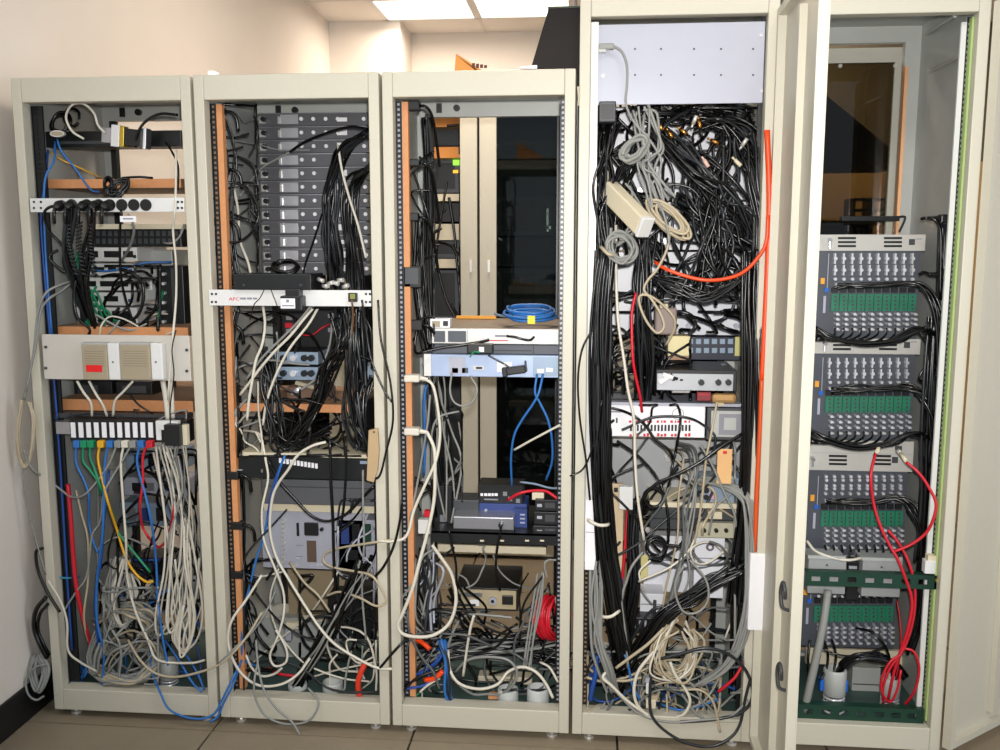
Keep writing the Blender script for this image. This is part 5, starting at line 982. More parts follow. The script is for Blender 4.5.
# orange fibre, grey and beige cables
mcables([
 ('thick bright orange cable running down the right post of the tall rack', CORANGE, .0085, [(767, 130, -.012), (769, 180, -.014), (769, 220, -.014), (767, 280, -.014), (764, 340, -.014), (762, 380, -.012)]),
 ('second orange cable lower down the right post of the tall rack', mat('rust_orange_jacket', 'd0521c', .42), .008, [(762, 375, -.012), (760, 430, -.012), (757, 490, -.012), (755, 540, -.012), (753, 556, -.01)]),
 ('orange cable sagging across the middle of the tall rack', CORANGE, .0065, [(768, 215, -.022), (766, 243, -.02), (756, 260, -.02), (742, 273, -.02), (724, 279, -.02), (704, 280, -.02), (682, 275, -.01), (664, 268, .0), (655, 262, .04)]),
 ('grey cable hanging from the plug down past the blank panel', CGREY, .0045, [(613, 46, .005), (622, 52, .0), (627, 66, -.005), (627, 85, -.005), (626, 104, 0), (634, 122, .01), (645, 134, .01), (655, 148, .01), (661, 160, .01), (659, 174, .01), (652, 186, .01), (658, 202, .0), (664, 215, -.02), (668, 232, -.03), (669, 245, -.03)]),
 ('grey cable winding down into the flat loop, tall rack', CBEIGE, .0048, [(669, 228, -.02), (668, 246, -.03), (658, 268, -.03), (648, 280, -.03), (644, 290, -.03), (652, 300, -.03), (661, 315, -.03), (664, 327, -.03), (657, 333, -.03), (647, 322, -.03), (640, 306, -.03), (640, 296, -.03), (650, 296, -.03), (664, 306, -.02), (674, 318, -.02), (674, 330, .0), (666, 345, .03)]),
 ('red cable hanging left of centre in the tall rack', CRED, .0055, [(636, 293, .02), (632, 312, .01), (632, 340, .0), (633, 360, .0), (636, 378, .01), (640, 396, .02), (642, 412, .04)]),
 ('long white cable running down the left of the tall rack', CWHITE, .0055, [(616, 225, .02), (616, 270, .0), (618, 320, -.005), (624, 360, -.005), (628, 390, -.005), (634, 420, -.005), (635, 460, -.005), (638, 500, .0), (644, 540, .01)]),
 ('thick black cable slanting across the lower middle of the tall rack', JACK, .0065, [(742, 434, .0), (722, 446, -.01), (700, 462, -.015), (678, 474, -.015), (656, 484, -.01), (642, 500, .0), (640, 520, .02), (646, 536, .03), (662, 544, .03), (684, 547, .03)]),
 ('beige cable hanging from the tan connector, tall rack', CBEIGE, .0045, [(717, 402, .02), (712, 430, .0), (706, 460, .0), (703, 490, .0), (699, 520, .02), (694, 545, .04)]),
 ('large pale cable loop at the foot of the tall rack', CWHITE, .0065, [(665, 640, -.0), (650, 656, -.01), (638, 672, -.012), (634, 690, -.012), (638, 706, -.01), (652, 718, -.005), (664, 720, .02)]),
 ('second large white cable ring at the foot of the tall rack', CWHITE, .006, [(670, 662, -.01), (676, 676, -.012), (686, 690, -.012), (690, 702, -.012), (684, 714, -.005), (672, 718, .02)]),
 ('dark green-grey cable looping out over the bottom rail of the tall rack', JGREY, .006, [(655, 600, .05), (653, 650, .02), (650, 690, -.005), (652, 716, -.012), (668, 733, -.02), (690, 744, -.03), (712, 746, -.03), (730, 738, -.025), (740, 724, -.015), (745, 700, -.01), (750, 680, -.01)]),
 ('grey cable arching wide at the lower right of the tall rack', JGREY, .0065, [(655, 660, .0), (680, 654, -.01), (705, 648, -.015), (728, 654, -.016), (744, 668, -.016), (752, 686, -.016), (751, 702, -.016), (738, 714, -.012), (710, 720, -.008), (680, 722, -.008)]),
 ('long grey cable sagging along the bottom rail of the tall rack', CGREY, .0048, [(604, 676, -.005), (620, 696, -.008), (640, 714, -.01), (668, 722, -.01), (700, 720, -.01), (730, 716, -.01), (748, 700, -.01)]),
 ('beige cable pair end hanging over the bottom rail, tall rack', CBEIGE, .005, [(680, 690, .0), (700, 690, -.006), (712, 700, -.01), (717, 716, -.012), (720, 732, -.015)]),
 ('pale cable slanting up through the floor pile, tall rack', CBEIGE, .006, [(616, 668, -.005), (632, 656, -.01), (648, 644, -.01), (664, 628, .0)]),
 ('short thick white cable bent on the floor, tall rack', CWHITE, .006, [(606, 672, -.0), (603, 678, -.008), (612, 686, -.01), (622, 696, -.01), (634, 706, -.01), (650, 716, -.008)]),
 ('dark blue cable hanging at the left foot of the tall rack', CNAVY, .0085, [(597, 655, .03), (596, 672, .02), (592, 690, .02), (590, 700, .03)]),
 ('bright blue cable lying on the floor of the tall rack', CBLUE, .0045, [(660, 704, .06), (680, 710, .03), (700, 706, .03), (722, 698, .05)]),
 ('light blue cable rising through the floor pile, tall rack', CBLUE, .005, [(622, 648, .05), (628, 664, .03), (632, 684, .02), (640, 700, .02)]),
 ('red cable among the grey ones at the right foot of the tall rack', CRED, .006, [(718, 692, .02), (728, 684, .01), (736, 676, .01), (744, 662, .02)]),
 ('thin grey ring of cable in front of the slanting bundle', CGREY, .0045, [(690, 560, -.02), (706, 580, -.02), (708, 600, -.02), (698, 612, -.02), (684, 612, -.02), (676, 596, -.02), (676, 580, -.02), (684, 566, -.02)]),
 ('black cable passing over the left post of the tall rack', JACK, .004, [(570, 476, -.02), (582, 470, -.016), (590, 455, -.014), (597, 430, -.02), (602, 400, -.03)]),
 ('thin black cable curving down the left post of the tall rack', JACK, .004, [(592, 330, -.012), (582, 350, -.014), (578, 380, -.014), (580, 420, -.014), (586, 460, -.014), (590, 500, -.012)]),
])
bundle([(640, 108, .03), (646, 130, .02), (652, 148, .0), (648, 165, .0), (655, 182, .0), (662, 205, .0)], 8, .025, .0042, CGREY, 'grey cable in the twisted strand below the blank panel', 'grey cables in the twisted strand below the blank panel', .5, keep=4)
coil(at(634, 150, -.005), .045, .006, 5, (.2, -1, .3), CGREY, 'tied grey cable hank high on the left of the tall rack', squash=.5, jit=.3)
coil(at(622, 248, -.03), .036, .0045, 5, (-.3, -1, .1), CGREY, 'grey cable coil hanging under the beige power bar', squash=1.2, jit=.22)
coil(at(668, 220, .0), .068, .0045, 6, (0, -1, .3), CBEIGE, 'beige cable coil fanned out right of the power bar', squash=.38, jit=.25, ph=1)
bundle([(625, 190, .03), (632, 205, .02), (640, 222, .0), (620, 240, -.01), (612, 232, .0)], 4, .02, .004, CGREY, 'grey cable twisted round the power bar of the tall rack', 'grey cables round the power bar', .5)
# the beige power bar hanging at an angle
p0 = at(609, 190, .06); p1 = at(644, 226, -.10)
d = (p1-p0); L = d.length; d.normalize(); q = d.to_track_quat('Y', 'Z').to_matrix()
t = thing('power_bar', 'beige power bar hanging at a slant on the left of the tall rack', 'power strip', p0)
cN = (p0+p1)/2; UP = q@Vector((0, 0, 1)); SD = q@Vector((1, 0, 0))
MB().obox(cN, (.042, L, .062), q).build('housing', BEIGE, t, bevel=.005); MB().obox(p1+d*.006, (.044, .014, .064), q).build('end_cap', WHITE, t, bevel=.003)
for i in range(4): MB().obox(p0+d*(L*(.2+.19*i))-SD*.0215, (.002, .02, .024), q).build('socket', TAUPE, t)
# devices in the middle
P4 = [at(690, 357, .22), at(743, 357, .22), at(743, 384, .02), at(655, 378, .02)]
a, b_, c, e = rect(656, 374, 737, 391, .03)
t = thing('black_device', 'black flat device with a pale front and two knobs, tall rack', 'device', (a, .03, c))
MB().box(a, b_, .033, .26, c, e+.012).build('case', BLACK, t, bevel=.002); MB().box(a+.004, b_-.012, .03, .034, c+.002, e).build('front_plate', mat('pale_front_plate', 'aeb0b4', .35, .3), t)
for x in (701, 718, 728): p = at(x, 382, .03); MB().cyl((p.x, .015, p.z), (p.x, .032, p.z), .0095, 12).build('knob', BLACK, t)
for x in (664, 672, 680): det(t, 'mark', BLKM, x, 379, x+3, 381, .03, .001)
p = at(722, 357, .2); MB().cyl((p.x, .16, e+.012), (p.x, .16, e+.016), .01, 10).build('top_button', STEEL, t)
t = unit('beige_cube', 'plain beige cube behind the flat grey cable loop', 'box', mat('cream_yellow', 'dccf9e', .5), 668, 336, 690, 356, .12, .08, part='cube', bevel=.003); MB().pbox(668, 353, 690, 360, .122, .07).build('brown_base', WOODTOP, t)
t = unit('brown_adapter', 'grey-brown adapter hanging inside the flat cable loop', 'adapter', mat('taupe_grey_plastic', '7c6c66', .5), 655, 308, 677, 335, .02, .05, bevel=.006); MB().pbox(660, 304, 668, 309, .03, .03).build('cord_boot', CBEIGE, t)
t = unit('ribbon_connector', 'white ribbed connector below the black device, tall rack', 'connector', PALE, 672, 384, 690, 393, .04, .05)
for i in range(7): det(t, 'rib', TAUPE, 673+i*2.5, 384, 674+i*2.5, 393, .04, .004)
for k, (x, y, a) in enumerate(((668, 376, .3), (664, 380, -.6))):
    p = at(x, y, .03); t = thing('white_plug', ('upper', 'lower')[k]+' small white plug beside the black device', 'plug', p, 'small white plugs by the black device')
    q = Matrix.Rotation(a, 3, 'Y'); MB().obox(p, (.035, .014, .014), q).build('plug_body', WHITE, t, bevel=.003); MB().cyl(p+q@Vector((.017, 0, 0)), p+q@Vector((.032, 0, 0)), .005, 8).build('strain_relief', JACK, t)
t = unit('red_connector', 'dark red connector below the black device', 'connector', mat('dark_red', '7c1f26', .45), 697, 392, 711, 401, .04, .03, part='shell'); det(t, 'pin_row', CRED, 699, 394, 709, 395, .04, .002)
t = unit('tan_connector', 'tan oval connector below the right end of the black device', 'connector', mat('tan_brass', 'b08a58', .4, .3), 712, 394, 737, 404, .03, .03, part='shell', bevel=.012); MB().pbox(718, 401, 724, 406, .035, .02).build('cord_boot', CBEIGE, t)
# white strip with red marks
t = unit('white_interface', 'bright white interface panel with red marks in the tall rack', 'panel', mat('bright_white', 'f0f0f4', .4, 0, .02), 604, 405, 705, 437, .07, .1)
MB().pbox(604, 403, 742, 406, .065, .2).build('top_edge', PALE, t)
for i in range(18):
    x = 630+i*3.45; det(t, 'dark_contact', BLKM, x, 425, x+1.9, 431, .07, .004)
    if i % 4 != 3: det(t, 'red_mark', LABELR, x-1+i % 2, 420.5, x+1.5, 422.8, .07, .001); det(t, 'red_mark', LABELR, x-.5, 434.2-(i % 3)*.5, x+1.8, 436.5, .07, .001)
for x in (609, 616): det(t, 'dark_hole', BLKM, x, 418, x+1.6, 423, .07, .002)
det(t, 'print_line', INK, 607, 411, 624, 412.5, .07, .0006)
p = at(678, 414, .07); MB().ring((p.x, .0695, p.z), (0, 1, 0), .018, .001, 20, 4).build('printed_ring', INK, t)
t = unit('meter', 'grey framed panel meter right of the white interface panel', 'meter', DGREY, 707, 408, 745, 440, .06, .12)
det(t, 'bezel', GREY, 711, 411, 743, 437, .06, .004); det(t, 'screen', mat('grey_screen', '8b8a92', .3), 719, 414, 741, 435, .056, .003); det(t, 'screen_inset', GREY, 724, 418, 736, 430, .053, .002)
t = unit('black_block', 'black block left of the white interface panel', 'box', BLACK, 598, 430, 612, 458, .03, .06); det(t, 'face', DGREY, 600, 433, 610, 454, .03, .001)
t = unit('grey_plate', 'plain grey plate behind the cables below the interface panel', 'panel', mat('light_grey_steel', 'a9abac', .4, .2), 612, 440, 742, 500, .3, .1, part='plate')
for i in range(8): p = at(640+i*9, 458+(i % 3)*10, .3); MB().cyl((p.x, .28, p.z), (p.x, .302, p.z), .009, 8).build('socket', NICKEL, t)
t = unit('orange_tag', 'peach coloured card tag hanging at the right of the tall rack', 'tag', mat('peach_card', 'e0b27a', .7), 717, 449, 732, 484, .03, .004, part='card'); det(t, 'red_print', LABELR, 723, 451, 727, 454, .03, .0006)
t = unit('socket_plate', 'blue-grey panel with three round black sockets, tall rack', 'panel', BGREY, 700, 478, 744, 503, .12, .1)
for y in (484, 490, 497): p = at(706, y, .12); MB().cyl((p.x, .11, p.z), (p.x, .122, p.z), .009, 12).build('socket', BLACK, t)
det(t, 'pink_label', mat('pink_label', 'dca8b8', .6), 709, 493, 716, 499, .12, .001)
shelf('cream edged shelf under the blue-grey panel of the tall rack', 650, 503, 744, 508, .1, .3, BEIGE, BEIGE)
t = unit('drawer_unit', 'dark grey drawer below the cream edged shelf, tall rack', 'drawer', DGREY, 650, 509, 740, 530, .14, .3); det(t, 'seam', BLKM, 651, 519, 739, 520, .14, .001)
t = unit('connector_plate', 'beige panel with sockets low at the right of the tall rack', 'panel', mat('pale_khaki', 'b9b49c', .5), 696, 523, 738, 538, .12, .12)
for x in (704, 716, 726): p = at(x, 530, .12); MB().cyl((p.x, .11, p.z), (p.x, .122, p.z), .007, 10).build('socket', BLACK, t)
MB().pbox(708, 512, 722, 519, .1, .03).build('cream_plug', BEIGE, t)
t = unit('white_box', 'white box with a round dark emblem in the tall rack', 'box', WHB, 694, 538, 724, 598, .16, .1)
p = at(710, 547, .16); MB().cyl((p.x, .158, p.z), (p.x, .161, p.z), .014, 18).build('emblem', mat('grey_violet_print', '6d6470', .6), t); MB().cyl((p.x, .156, p.z), (p.x, .159, p.z), .006, 12).build('emblem_centre', PAPER, t)
det(t, 'seam', INK, 695, 558, 723, 559, .16, .001)
t = unit('white_box', 'pale box behind the slanting bundle, lower left of the tall rack', 'box', WHB, 640, 594, 664, 618, .2, .1); det(t, 'seam', INK, 641, 604, 663, 605, .2, .001)
t = unit('yellow_paper', 'pale yellow paper slip low on the left of the tall rack', 'paper', mat('pale_yellow_paper', 'd8cf8c', .7), 640, 555, 648, 580, .17, .003, part='paper')
t = unit('white_box', 'narrow white box behind the grey cables, middle of the tall rack', 'box', WHB, 644, 536, 690, 592, .3, .1); det(t, 'seam', INK, 645, 560, 689, 561, .3, .001)
t = unit('beige_plank', 'long beige strip standing at the left of the tall rack', 'strip', mat('beige_board', 'd3bc98', .6), 608, 484, 623, 582, .09, .02, part='strip')
t = unit('cream_box', 'small cream box beside the long beige strip', 'box', WHITE, 619, 487, 633, 510, .06, .03, part='case', bevel=.003); det(t, 'cord_hole', BLACK, 614, 488, 618, 492, .06, .004)
t = unit('paper_sheet', 'white paper strip stuck beside the left post of the tall rack', 'paper', PAPER, 585, 500, 596, 570, .005, .002, part='paper'); det(t, 'fold', INK, 586, 532, 595, 532.6, .005, .0005)
t = unit('blue_plug', 'bright blue plug low on the left of the tall rack', 'plug', BRIGHTBLUE, 615, 580, 623, 590, .02, .03, part='plug_body', bevel=.004); MB().pbox(617, 589, 621, 594, .025, .02).build('strain_relief', CNAVY, t)
mcables([('pale grey cable lying over the slanting bundle beside the blue plug', CGREY, .005, [(643, 552, .02), (632, 566, .01), (627, 580, .01), (622, 600, .01), (626, 640, .02), (628, 668, .03)]),
 ('red cable running down behind the beige strip', CRED, .006, [(628, 498, .1), (626, 530, .09), (624, 560, .08), (620, 600, .07), (618, 620, .07)])])
tangle(24, (606, 405, 742, 560), (.02, .16), .0045, (JACK, JACK, JGREY), 'black cable wandering before the middle devices of the tall rack', 'black cables before the middle devices, tall rack', (6, 9), 26, 1, curl=.35, keep=6)
tangle(16, (640, 440, 735, 640), (.02, .16), .0042, (MIDG, CBEIGE, CWHITE, CGREY, MIDG), 'pale cable hanging in the lower middle of the tall rack', 'pale cables in the lower middle, tall rack', (8, 12), 20, .8, curl=.7, keep=7)
bundle([(676, 446, .24), (690, 452, .12), (692, 474, .05), (688, 500, .03), (684, 540, .03), (676, 580, .04), (668, 620, .04)], 6, .03, .0042, (CGREY, MIDG, CBEIGE), 'grey cable falling straight down the middle of the tall rack', 'grey cables falling down the middle, tall rack', .35, keep=4)
coil(at(656, 546, .03), .03, .004, 5, (.1, -1, .1), JACK, 'small neat black cable coil in the lower middle of the tall rack', jit=.12)
coil(at(653, 498, .03), .03, .006, 2, (.1, -1, .1), JACK, 'black cable ring above the small neat coil', jit=.12)
bundle([(676, 622, .02), (662, 640, .0), (660, 664, .0), (672, 676, .01), (690, 668, .02), (696, 645, .03), (688, 630, .04)], 12, .03, .0042, (CBEIGE, CBEIGE, CWHITE), 'beige cable in the loose coil at the centre of the floor pile, tall rack', 'beige cables in the loose coil, tall rack', .3, keep=5)
tangle(46, (588, 652, 744, 722), (.005, .14), .0045, (CGREY, CGREY, MIDG, MIDG, CBEIGE, JGREY), 'pale cable in the floor pile of the tall rack', 'pale cables in the floor pile of the tall rack', (7, 11), 24, .1, curl=.6, keep=14)
tangle(20, (640, 660, 720, 720), (.03, .12), .0042, (CBEIGE, CBEIGE, CGREY), 'beige cable in the floor pile of the tall rack', 'beige cables in the floor pile of the tall rack', (7, 10), 18, .1, curl=.7, keep=6)
tangle(9, (590, 655, 742, 722), (.08, .2), .0048, (CBLUE, CNAVY), 'blue cable deep in the floor pile of the tall rack', 'blue cables in the floor pile of the tall rack', (5, 8), 24, .2, keep=3)
tangle(14, (590, 610, 744, 700), (.16, .35), .006, (JACK, JGREY), 'black cable behind the floor pile of the tall rack', 'black cables behind the floor pile', (6, 9), 28, .2, keep=2)
t = unit('white_plug', 'white plug lying in the floor pile of the tall rack', 'plug', WHITE, 646, 682, 650, 694, .0, .015, part='plug_body', bevel=.002); MB().pbox(645.5, 678, 650.5, 683, -.002, .018).build('latch', PALE, t)
t = unit('beige_plug', 'square beige plug lying in the floor pile of the tall rack', 'plug', BEIGE, 646, 700, 656, 709, .0, .02, part='plug_body', bevel=.003); MB().pbox(650, 696, 657, 701, .002, .015).build('boot', CBEIGE, t)
t = unit('black_fanout', 'black comb shaped terminal strip behind the slanting bundle', 'terminal', BLACK, 626, 618, 664, 634, .14, .06)
for i in range(6): det(t, 'pin', PALE, 628+i*5.5, 621, 630+i*5.5, 628, .14, .006)

# ================================================================== RACK 5 (tall, green boards)
UN = (dict(x0=822, x1=925, h0=234.5, h1=251, b1=338, c0=835.2, c1=912.3, conn=((253.5, 263.5), (265, 275)), dots=(279, 284.5), jack=290, g=(294, 311), bnc=(313.5, 318.5, 323.5, 328.5), w='highest'),
      dict(x0=818, x1=920, h0=338.5, h1=354, b1=440, c0=829.5, c1=906.5, conn=((357.5, 367), (368.5, 378)), dots=(382, 388), jack=393, g=(396.5, 412.5), bnc=(415, 420.5, 426, 431.5), w='second'),
      dict(x0=813, x1=913, h0=440.5, h1=471, b1=556, c0=825, c1=899, conn=(), dots=(476, 479.5, 485, 488, 493, 500), jack=507, g=(511, 526.5), bnc=(528, 533, 538.5, 545), w='third'),
      dict(x0=806, x1=902, h0=556, h1=575, b1=648, c0=818, c1=889.5, conn=(), dots=(590, 595), jack=601, g=(606, 622), bnc=(624.5, 629, 634, 640), w='lowest'))
for k, u in enumerate(UN):
    Yc = .25; b_ = at(u['x1'], (u['h0']+u['h1'])/2, Yc).x; a = b_-.478
    zt = at(870, u['h0'], Yc).z; zh = at(870, u['h1'], Yc).z; zb_ = at(870, u['b1'], Yc).z
    t = thing('board_chassis', u['w']+' chassis of green circuit boards in the tall far right rack', 'chassis', (a, Yc, zb_), 'board chassis in the far right rack')
    MB().box(a+.012, b_-.012, Yc, Yc+.25, zb_, zh).build('case', SLATE, t)
    hd = MB().box(a, b_, Yc-.006, Yc+.25, zh, zt).build('cover', mat('light_grey_cover', 'bcbab4', .42, .05), t, 'light grey cover', .002)
    if k < 3:
        ym = u['h1']-9 if k < 2 else 460
        for x0 in (838, 884) if k == 0 else (833, 879) if k == 1 else (829, 873):
            for j in (-4, 0, 4): det(hd, 'vent_slot', BLKM, x0, ym+j-1, x0+18, ym+j+1.2, Yc-.006, .001)
        xq = (909, 904, 892)[k]; det(hd, 'square_mark', DGREY, xq, ym-3, xq+6, ym+3, Yc-.006, .001); det(hd, 'print_line', INK, xq+7, ym-3.5, xq+13, ym-2.6, Yc-.006, .0006)
        p = at(xq-80, ym, Yc-.006); MB().cyl((p.x, Yc-.03, p.z+.006), (p.x, Yc-.006, p.z+.008), .006, 8).cyl((p.x, Yc-.02, p.z-.02), (p.x, Yc-.02, p.z+.006), .0035, 6).build('thumb_screw', STEEL, hd)
    if k == 2: det(hd, 'seam', GREY, 813, 453, 912, 454, Yc-.006, .001); det(hd, 'square_mark', DGREY, 895, 446, 902, 450, Yc-.006, .001)
    for i in range(10):
        x = u['c0']+(u['c1']-u['c0'])*i/9; sl = (x-870)*.008
        bd = det(t, 'board', PCB, x-4, u['g'][0], x+3.7, u['g'][1], Yc, .006, 'green circuit board')
        for j in range(4): det(bd, 'chip', mat('board_chip', '4c2f30', .5), x-.6, u['g'][0]+2+j*4, x+1.2, u['g'][0]+3.6+j*4, Yc-.006, .001)
        cn = MB()
        for y0, y1 in u['conn']: p = at(x, (y0+y1)/2, Yc); h = (y1-y0)*.0034*.5; cn.box(p.x-.0065, p.x-.001, Yc-.016, Yc, p.z-h, p.z+h).lathe((p.x-.003, Yc-.02, p.z), [(.0, 0), (.006, 0), (.007, .016)], 10, (0, 1, 0)); det(t, 'connector_core', DGREY, x-.2, y0+.8, x+2.2, y1-.8, Yc, .012)
        for y in u['dots']: p = at(x+(y*7 % 3-1)*.6, y, Yc); cn.cyl((p.x, Yc-.012, p.z), (p.x, Yc, p.z), .0055, 8)
        cn.build('connector_column', CHROME, t, kind='stuff' if False else None)
        for j, y in enumerate(u['bnc']):
            p = at(x, y, Yc); MB().cyl((p.x, Yc-.03, p.z), (p.x, Yc, p.z), .005, 8).cyl((p.x-.003, Yc-.022, p.z), (p.x+.009, Yc-.022, p.z-.003), .0038, 6).build('bnc_socket', CHROME, t)
        det(t, 'jack', BLACK, x-3.2, u['jack']-2.5, x+3, u['jack']+2.5, Yc, .012)
    yy = u['jack']-12
    for x0, m, nm in ((u['c0']-14.5, AMBER, 'amber_sticker'), (u['c0']-10.5, BRIGHTBLUE, 'blue_button')): det(t, nm, m, x0, yy+(0 if nm[0] == 'a' else 10), x0+4, yy+(6 if nm[0] == 'a' else 14), Yc, .004)
    det(t, 'side_label', PALE, u['c0']-12, u['g'][0]+2, u['c0']-9.5, u['g'][1]+2, Yc, .002)
    det(t, 'side_label', PALE, u['c0']-7.5, u['conn'][0][0] if u['conn'] else u['dots'][0], u['c0']-6.8, u['jack'], Yc, .002)
    lab = u['w']+' board chassis'
    if k < 3:
        y = u['dots'][-1]
        bundle([(u['c0']+4, y+2, .2), (u['c0']+25, y+1, .18), (u['c0']+50, y+1, .17), (u['c1']+2, y-1, .16), (u['c1']+18, y+12, .13), (u['c1']+26, y+40, .12), (u['c1']+24, y+80, .12)], 9, .014, .0048, JACK, 'black coax cable along the sockets of the '+lab, 'black coax cables along the sockets of the '+lab, .35, keep=3)
    if k < 2:
        y = u['bnc'][-1]
        for i in range(10):
            x = u['c0']+(u['c1']-u['c0'])*i/9
            cable([(x, y, .21), (x-1, y+6, .17), (x-10, y+11, .14), (x-26, y+11+i*.4, .13), (max(x-46, u['c0']-18), y+6+i*.3, .15)] if i < 6 else [(x, y, .21), (x-1, y+6, .17), (x-8, y+12, .14), (x-22, y+15, .14), (x-40, y+15, .16)], .0045, JACK, 'black coax cable drooping from the lower sockets of the '+lab, 'black coax cables drooping from the '+lab)
        bundle([(u['c0']-22, y, .12), (u['c0']-5, y+9, .1), (u['c0']+25, y+16, .1), (u['c0']+55, y+13, .1), (u['c1']+5, y+2, .11), (u['c1']+20, y+6, .12)], 6, .01, .005, JACK, 'black coax cable slung below the '+lab, 'black coax cables slung below the '+lab, .4, keep=3)
    elif k == 2:
        for i in range(10):
            x = 825+(899-825)*i/9
            cable([(x, 545, .21), (x+1, 551, .18), (x-1, 556, .17), (x-6, 562, .16)], .0048, JACK, 'short black cable bending down from the lowest sockets of the third chassis', 'short black cables below the third chassis')
# vertical bundle and plugs at the right
coax([(941, 225, .2), (941, 290, .18), (938, 350, .17), (933, 420, .15), (928, 500, .14), (922, 560, .14), (916, 620, .15), (906, 650, .16)], 12, .022, 'in the vertical bundle on the right of the far right rack', .25, .0055, keep=6)
coax([(930, 320, .14), (928, 380, .12), (926, 440, .12), (922, 500, .12), (918, 560, .13)], 8, .018, 'in the inner vertical bundle of the far right rack', .25, .006, keep=4)
for k, (x, y) in enumerate(((944, 219), (943, 275), (939, 328), (935, 382))):
    p = at(x, y, .16); t = thing('mains_plug', ('highest', 'second', 'third', 'lowest')[k]+' black mains plug on the right side of the far right rack', 'plug', p, 'plugs on the right side of the far right rack')
    MB().box(p.x-.016, p.x+.036, .14, .18, p.z-.014, p.z+.014).build('plug_body', BLACK, t, bevel=.005); MB().cyl(p+Vector((-.016, 0, 0)), p+Vector((-.045, -.004, .002)), .01, 8, .006).build('strain_relief', BLACK, t)
mcables([('black power cord from the highest plug of the far right rack', JACK, .0055, [(931, 219, .15), (926, 218, .15), (921, 219, .16)]),
 ('black power cord bending down from the highest plug, far right rack', JACK, .0065, [(928, 218, .15), (935, 220, .14), (940, 229, .14), (941, 250, .14), (940, 300, .14)]),
 ('black power cord from the second plug, far right rack', JACK, .0055, [(931, 275, .15), (924, 272, .17), (919, 274, .2)]),
 ('black power cord from the third plug, far right rack', JACK, .0055, [(927, 328, .15), (918, 329, .17), (925, 340, .15), (930, 355, .14)]),
 ('black power cord looping at the lowest plug, far right rack', JACK, .005, [(924, 383, .15), (919, 378, .14), (926, 366, .14), (931, 360, .14)]),
 ('red cable looping wide at the right of the third chassis', CRED, .0055, [(906, 462, .05), (918, 472, .03), (928, 486, .02), (936, 503, .01), (933, 520, .01), (925, 534, .02), (910, 545, .03), (893, 552, .04)]),
 ('red cable hanging from the second chassis across the third', CRED, .0055, [(876, 452, .1), (871, 474, .06), (873, 500, .06), (880, 525, .05), (890, 546, .04), (897, 558, .03), (906, 580, .03), (912, 602, .03), (908, 628, .03), (901, 650, .04), (894, 672, .05), (888, 700, .08)]),
 ('second red cable running down to the floor cup, far right rack', CRED, .005, [(888, 530, .06), (900, 545, .05), (910, 566, .04), (915, 590, .04), (913, 620, .04), (904, 648, .04), (890, 668, .04), (883, 688, .05), (884, 706, .08)]),
 ('third red cable bowing out right of the floor cup, far right rack', CRED, .005, [(903, 648, .05), (914, 652, .04), (919, 668, .04), (915, 690, .05), (904, 706, .08)]),
 ('thin dark red cable at the right end of the lowest chassis', mat('dark_red_jacket', 'a01422', .4), .0035, [(897, 600, .12), (900, 620, .1), (901, 645, .08), (896, 680, .08)]),
 ('fourth red cable looping tightly above the floor cup', CRED, .0045, [(900, 655, .04), (890, 662, .03), (882, 678, .03), (882, 692, .04), (890, 702, .06), (897, 690, .05), (901, 670, .05)]),
 ('cream cable crossing above the grey boxes, far right rack', CWHITE, .0055, [(807, 541, .15), (814, 550, .12), (824, 555, .1), (838, 559, .1), (850, 560, .1), (862, 558, .12)]),
 ('thick grey hose slanting down at the left of the far right rack', CGREY, .013, [(828, 590, .08), (824, 620, .06), (818, 650, .05), (810, 685, .05), (804, 712, .06)]),
 ('black cable hanging from the lowest chassis at the left', JACK, .005, [(824, 640, .22), (828, 655, .16), (826, 670, .12), (820, 680, .1)]),
 ('second black cable hanging from the lowest chassis', JACK, .005, [(832, 640, .22), (836, 655, .16), (834, 672, .12), (836, 686, .12)]),
 ('black cable crossing in front of the lowest chassis', JACK, .005, [(856, 628, .2), (872, 632, .16), (884, 644, .14), (890, 660, .14), (892, 676, .14)]),
 ('thin black cable sagging below the lowest chassis', JACK, .004, [(822, 648, .12), (840, 655, .1), (862, 655, .1), (886, 646, .12)]),
 ('black cable at the far left floor of the far right rack', JACK, .005, [(810, 640, .1), (808, 660, .08), (810, 680, .08), (806, 700, .1)]),
])
coax([(836, 676, .16), (844, 664, .13), (858, 657, .11), (876, 657, .11), (892, 664, .12), (902, 676, .14)], 10, .016, 'in the thick arch over the floor of the far right rack', .12, .006, keep=4)
for k, (pp, qq) in enumerate((((877, 452), (880, 444)), ((906, 461), (898, 450)))):
    a = at(*pp, .06); b2 = at(*qq, .12)
    t = thing('cable_end', ('left', 'right')[k]+' white tipped connector where a red cable starts, far right rack', 'connector', a, 'white tips of the red cables')
    MB().cyl(a, a.lerp(b2, .7), .006, 8).build('sleeve', BEIGE, t, smooth=True); MB().cyl(a.lerp(b2, .7), b2, .008, 8).build('ferrule', NICKEL, t, smooth=True)
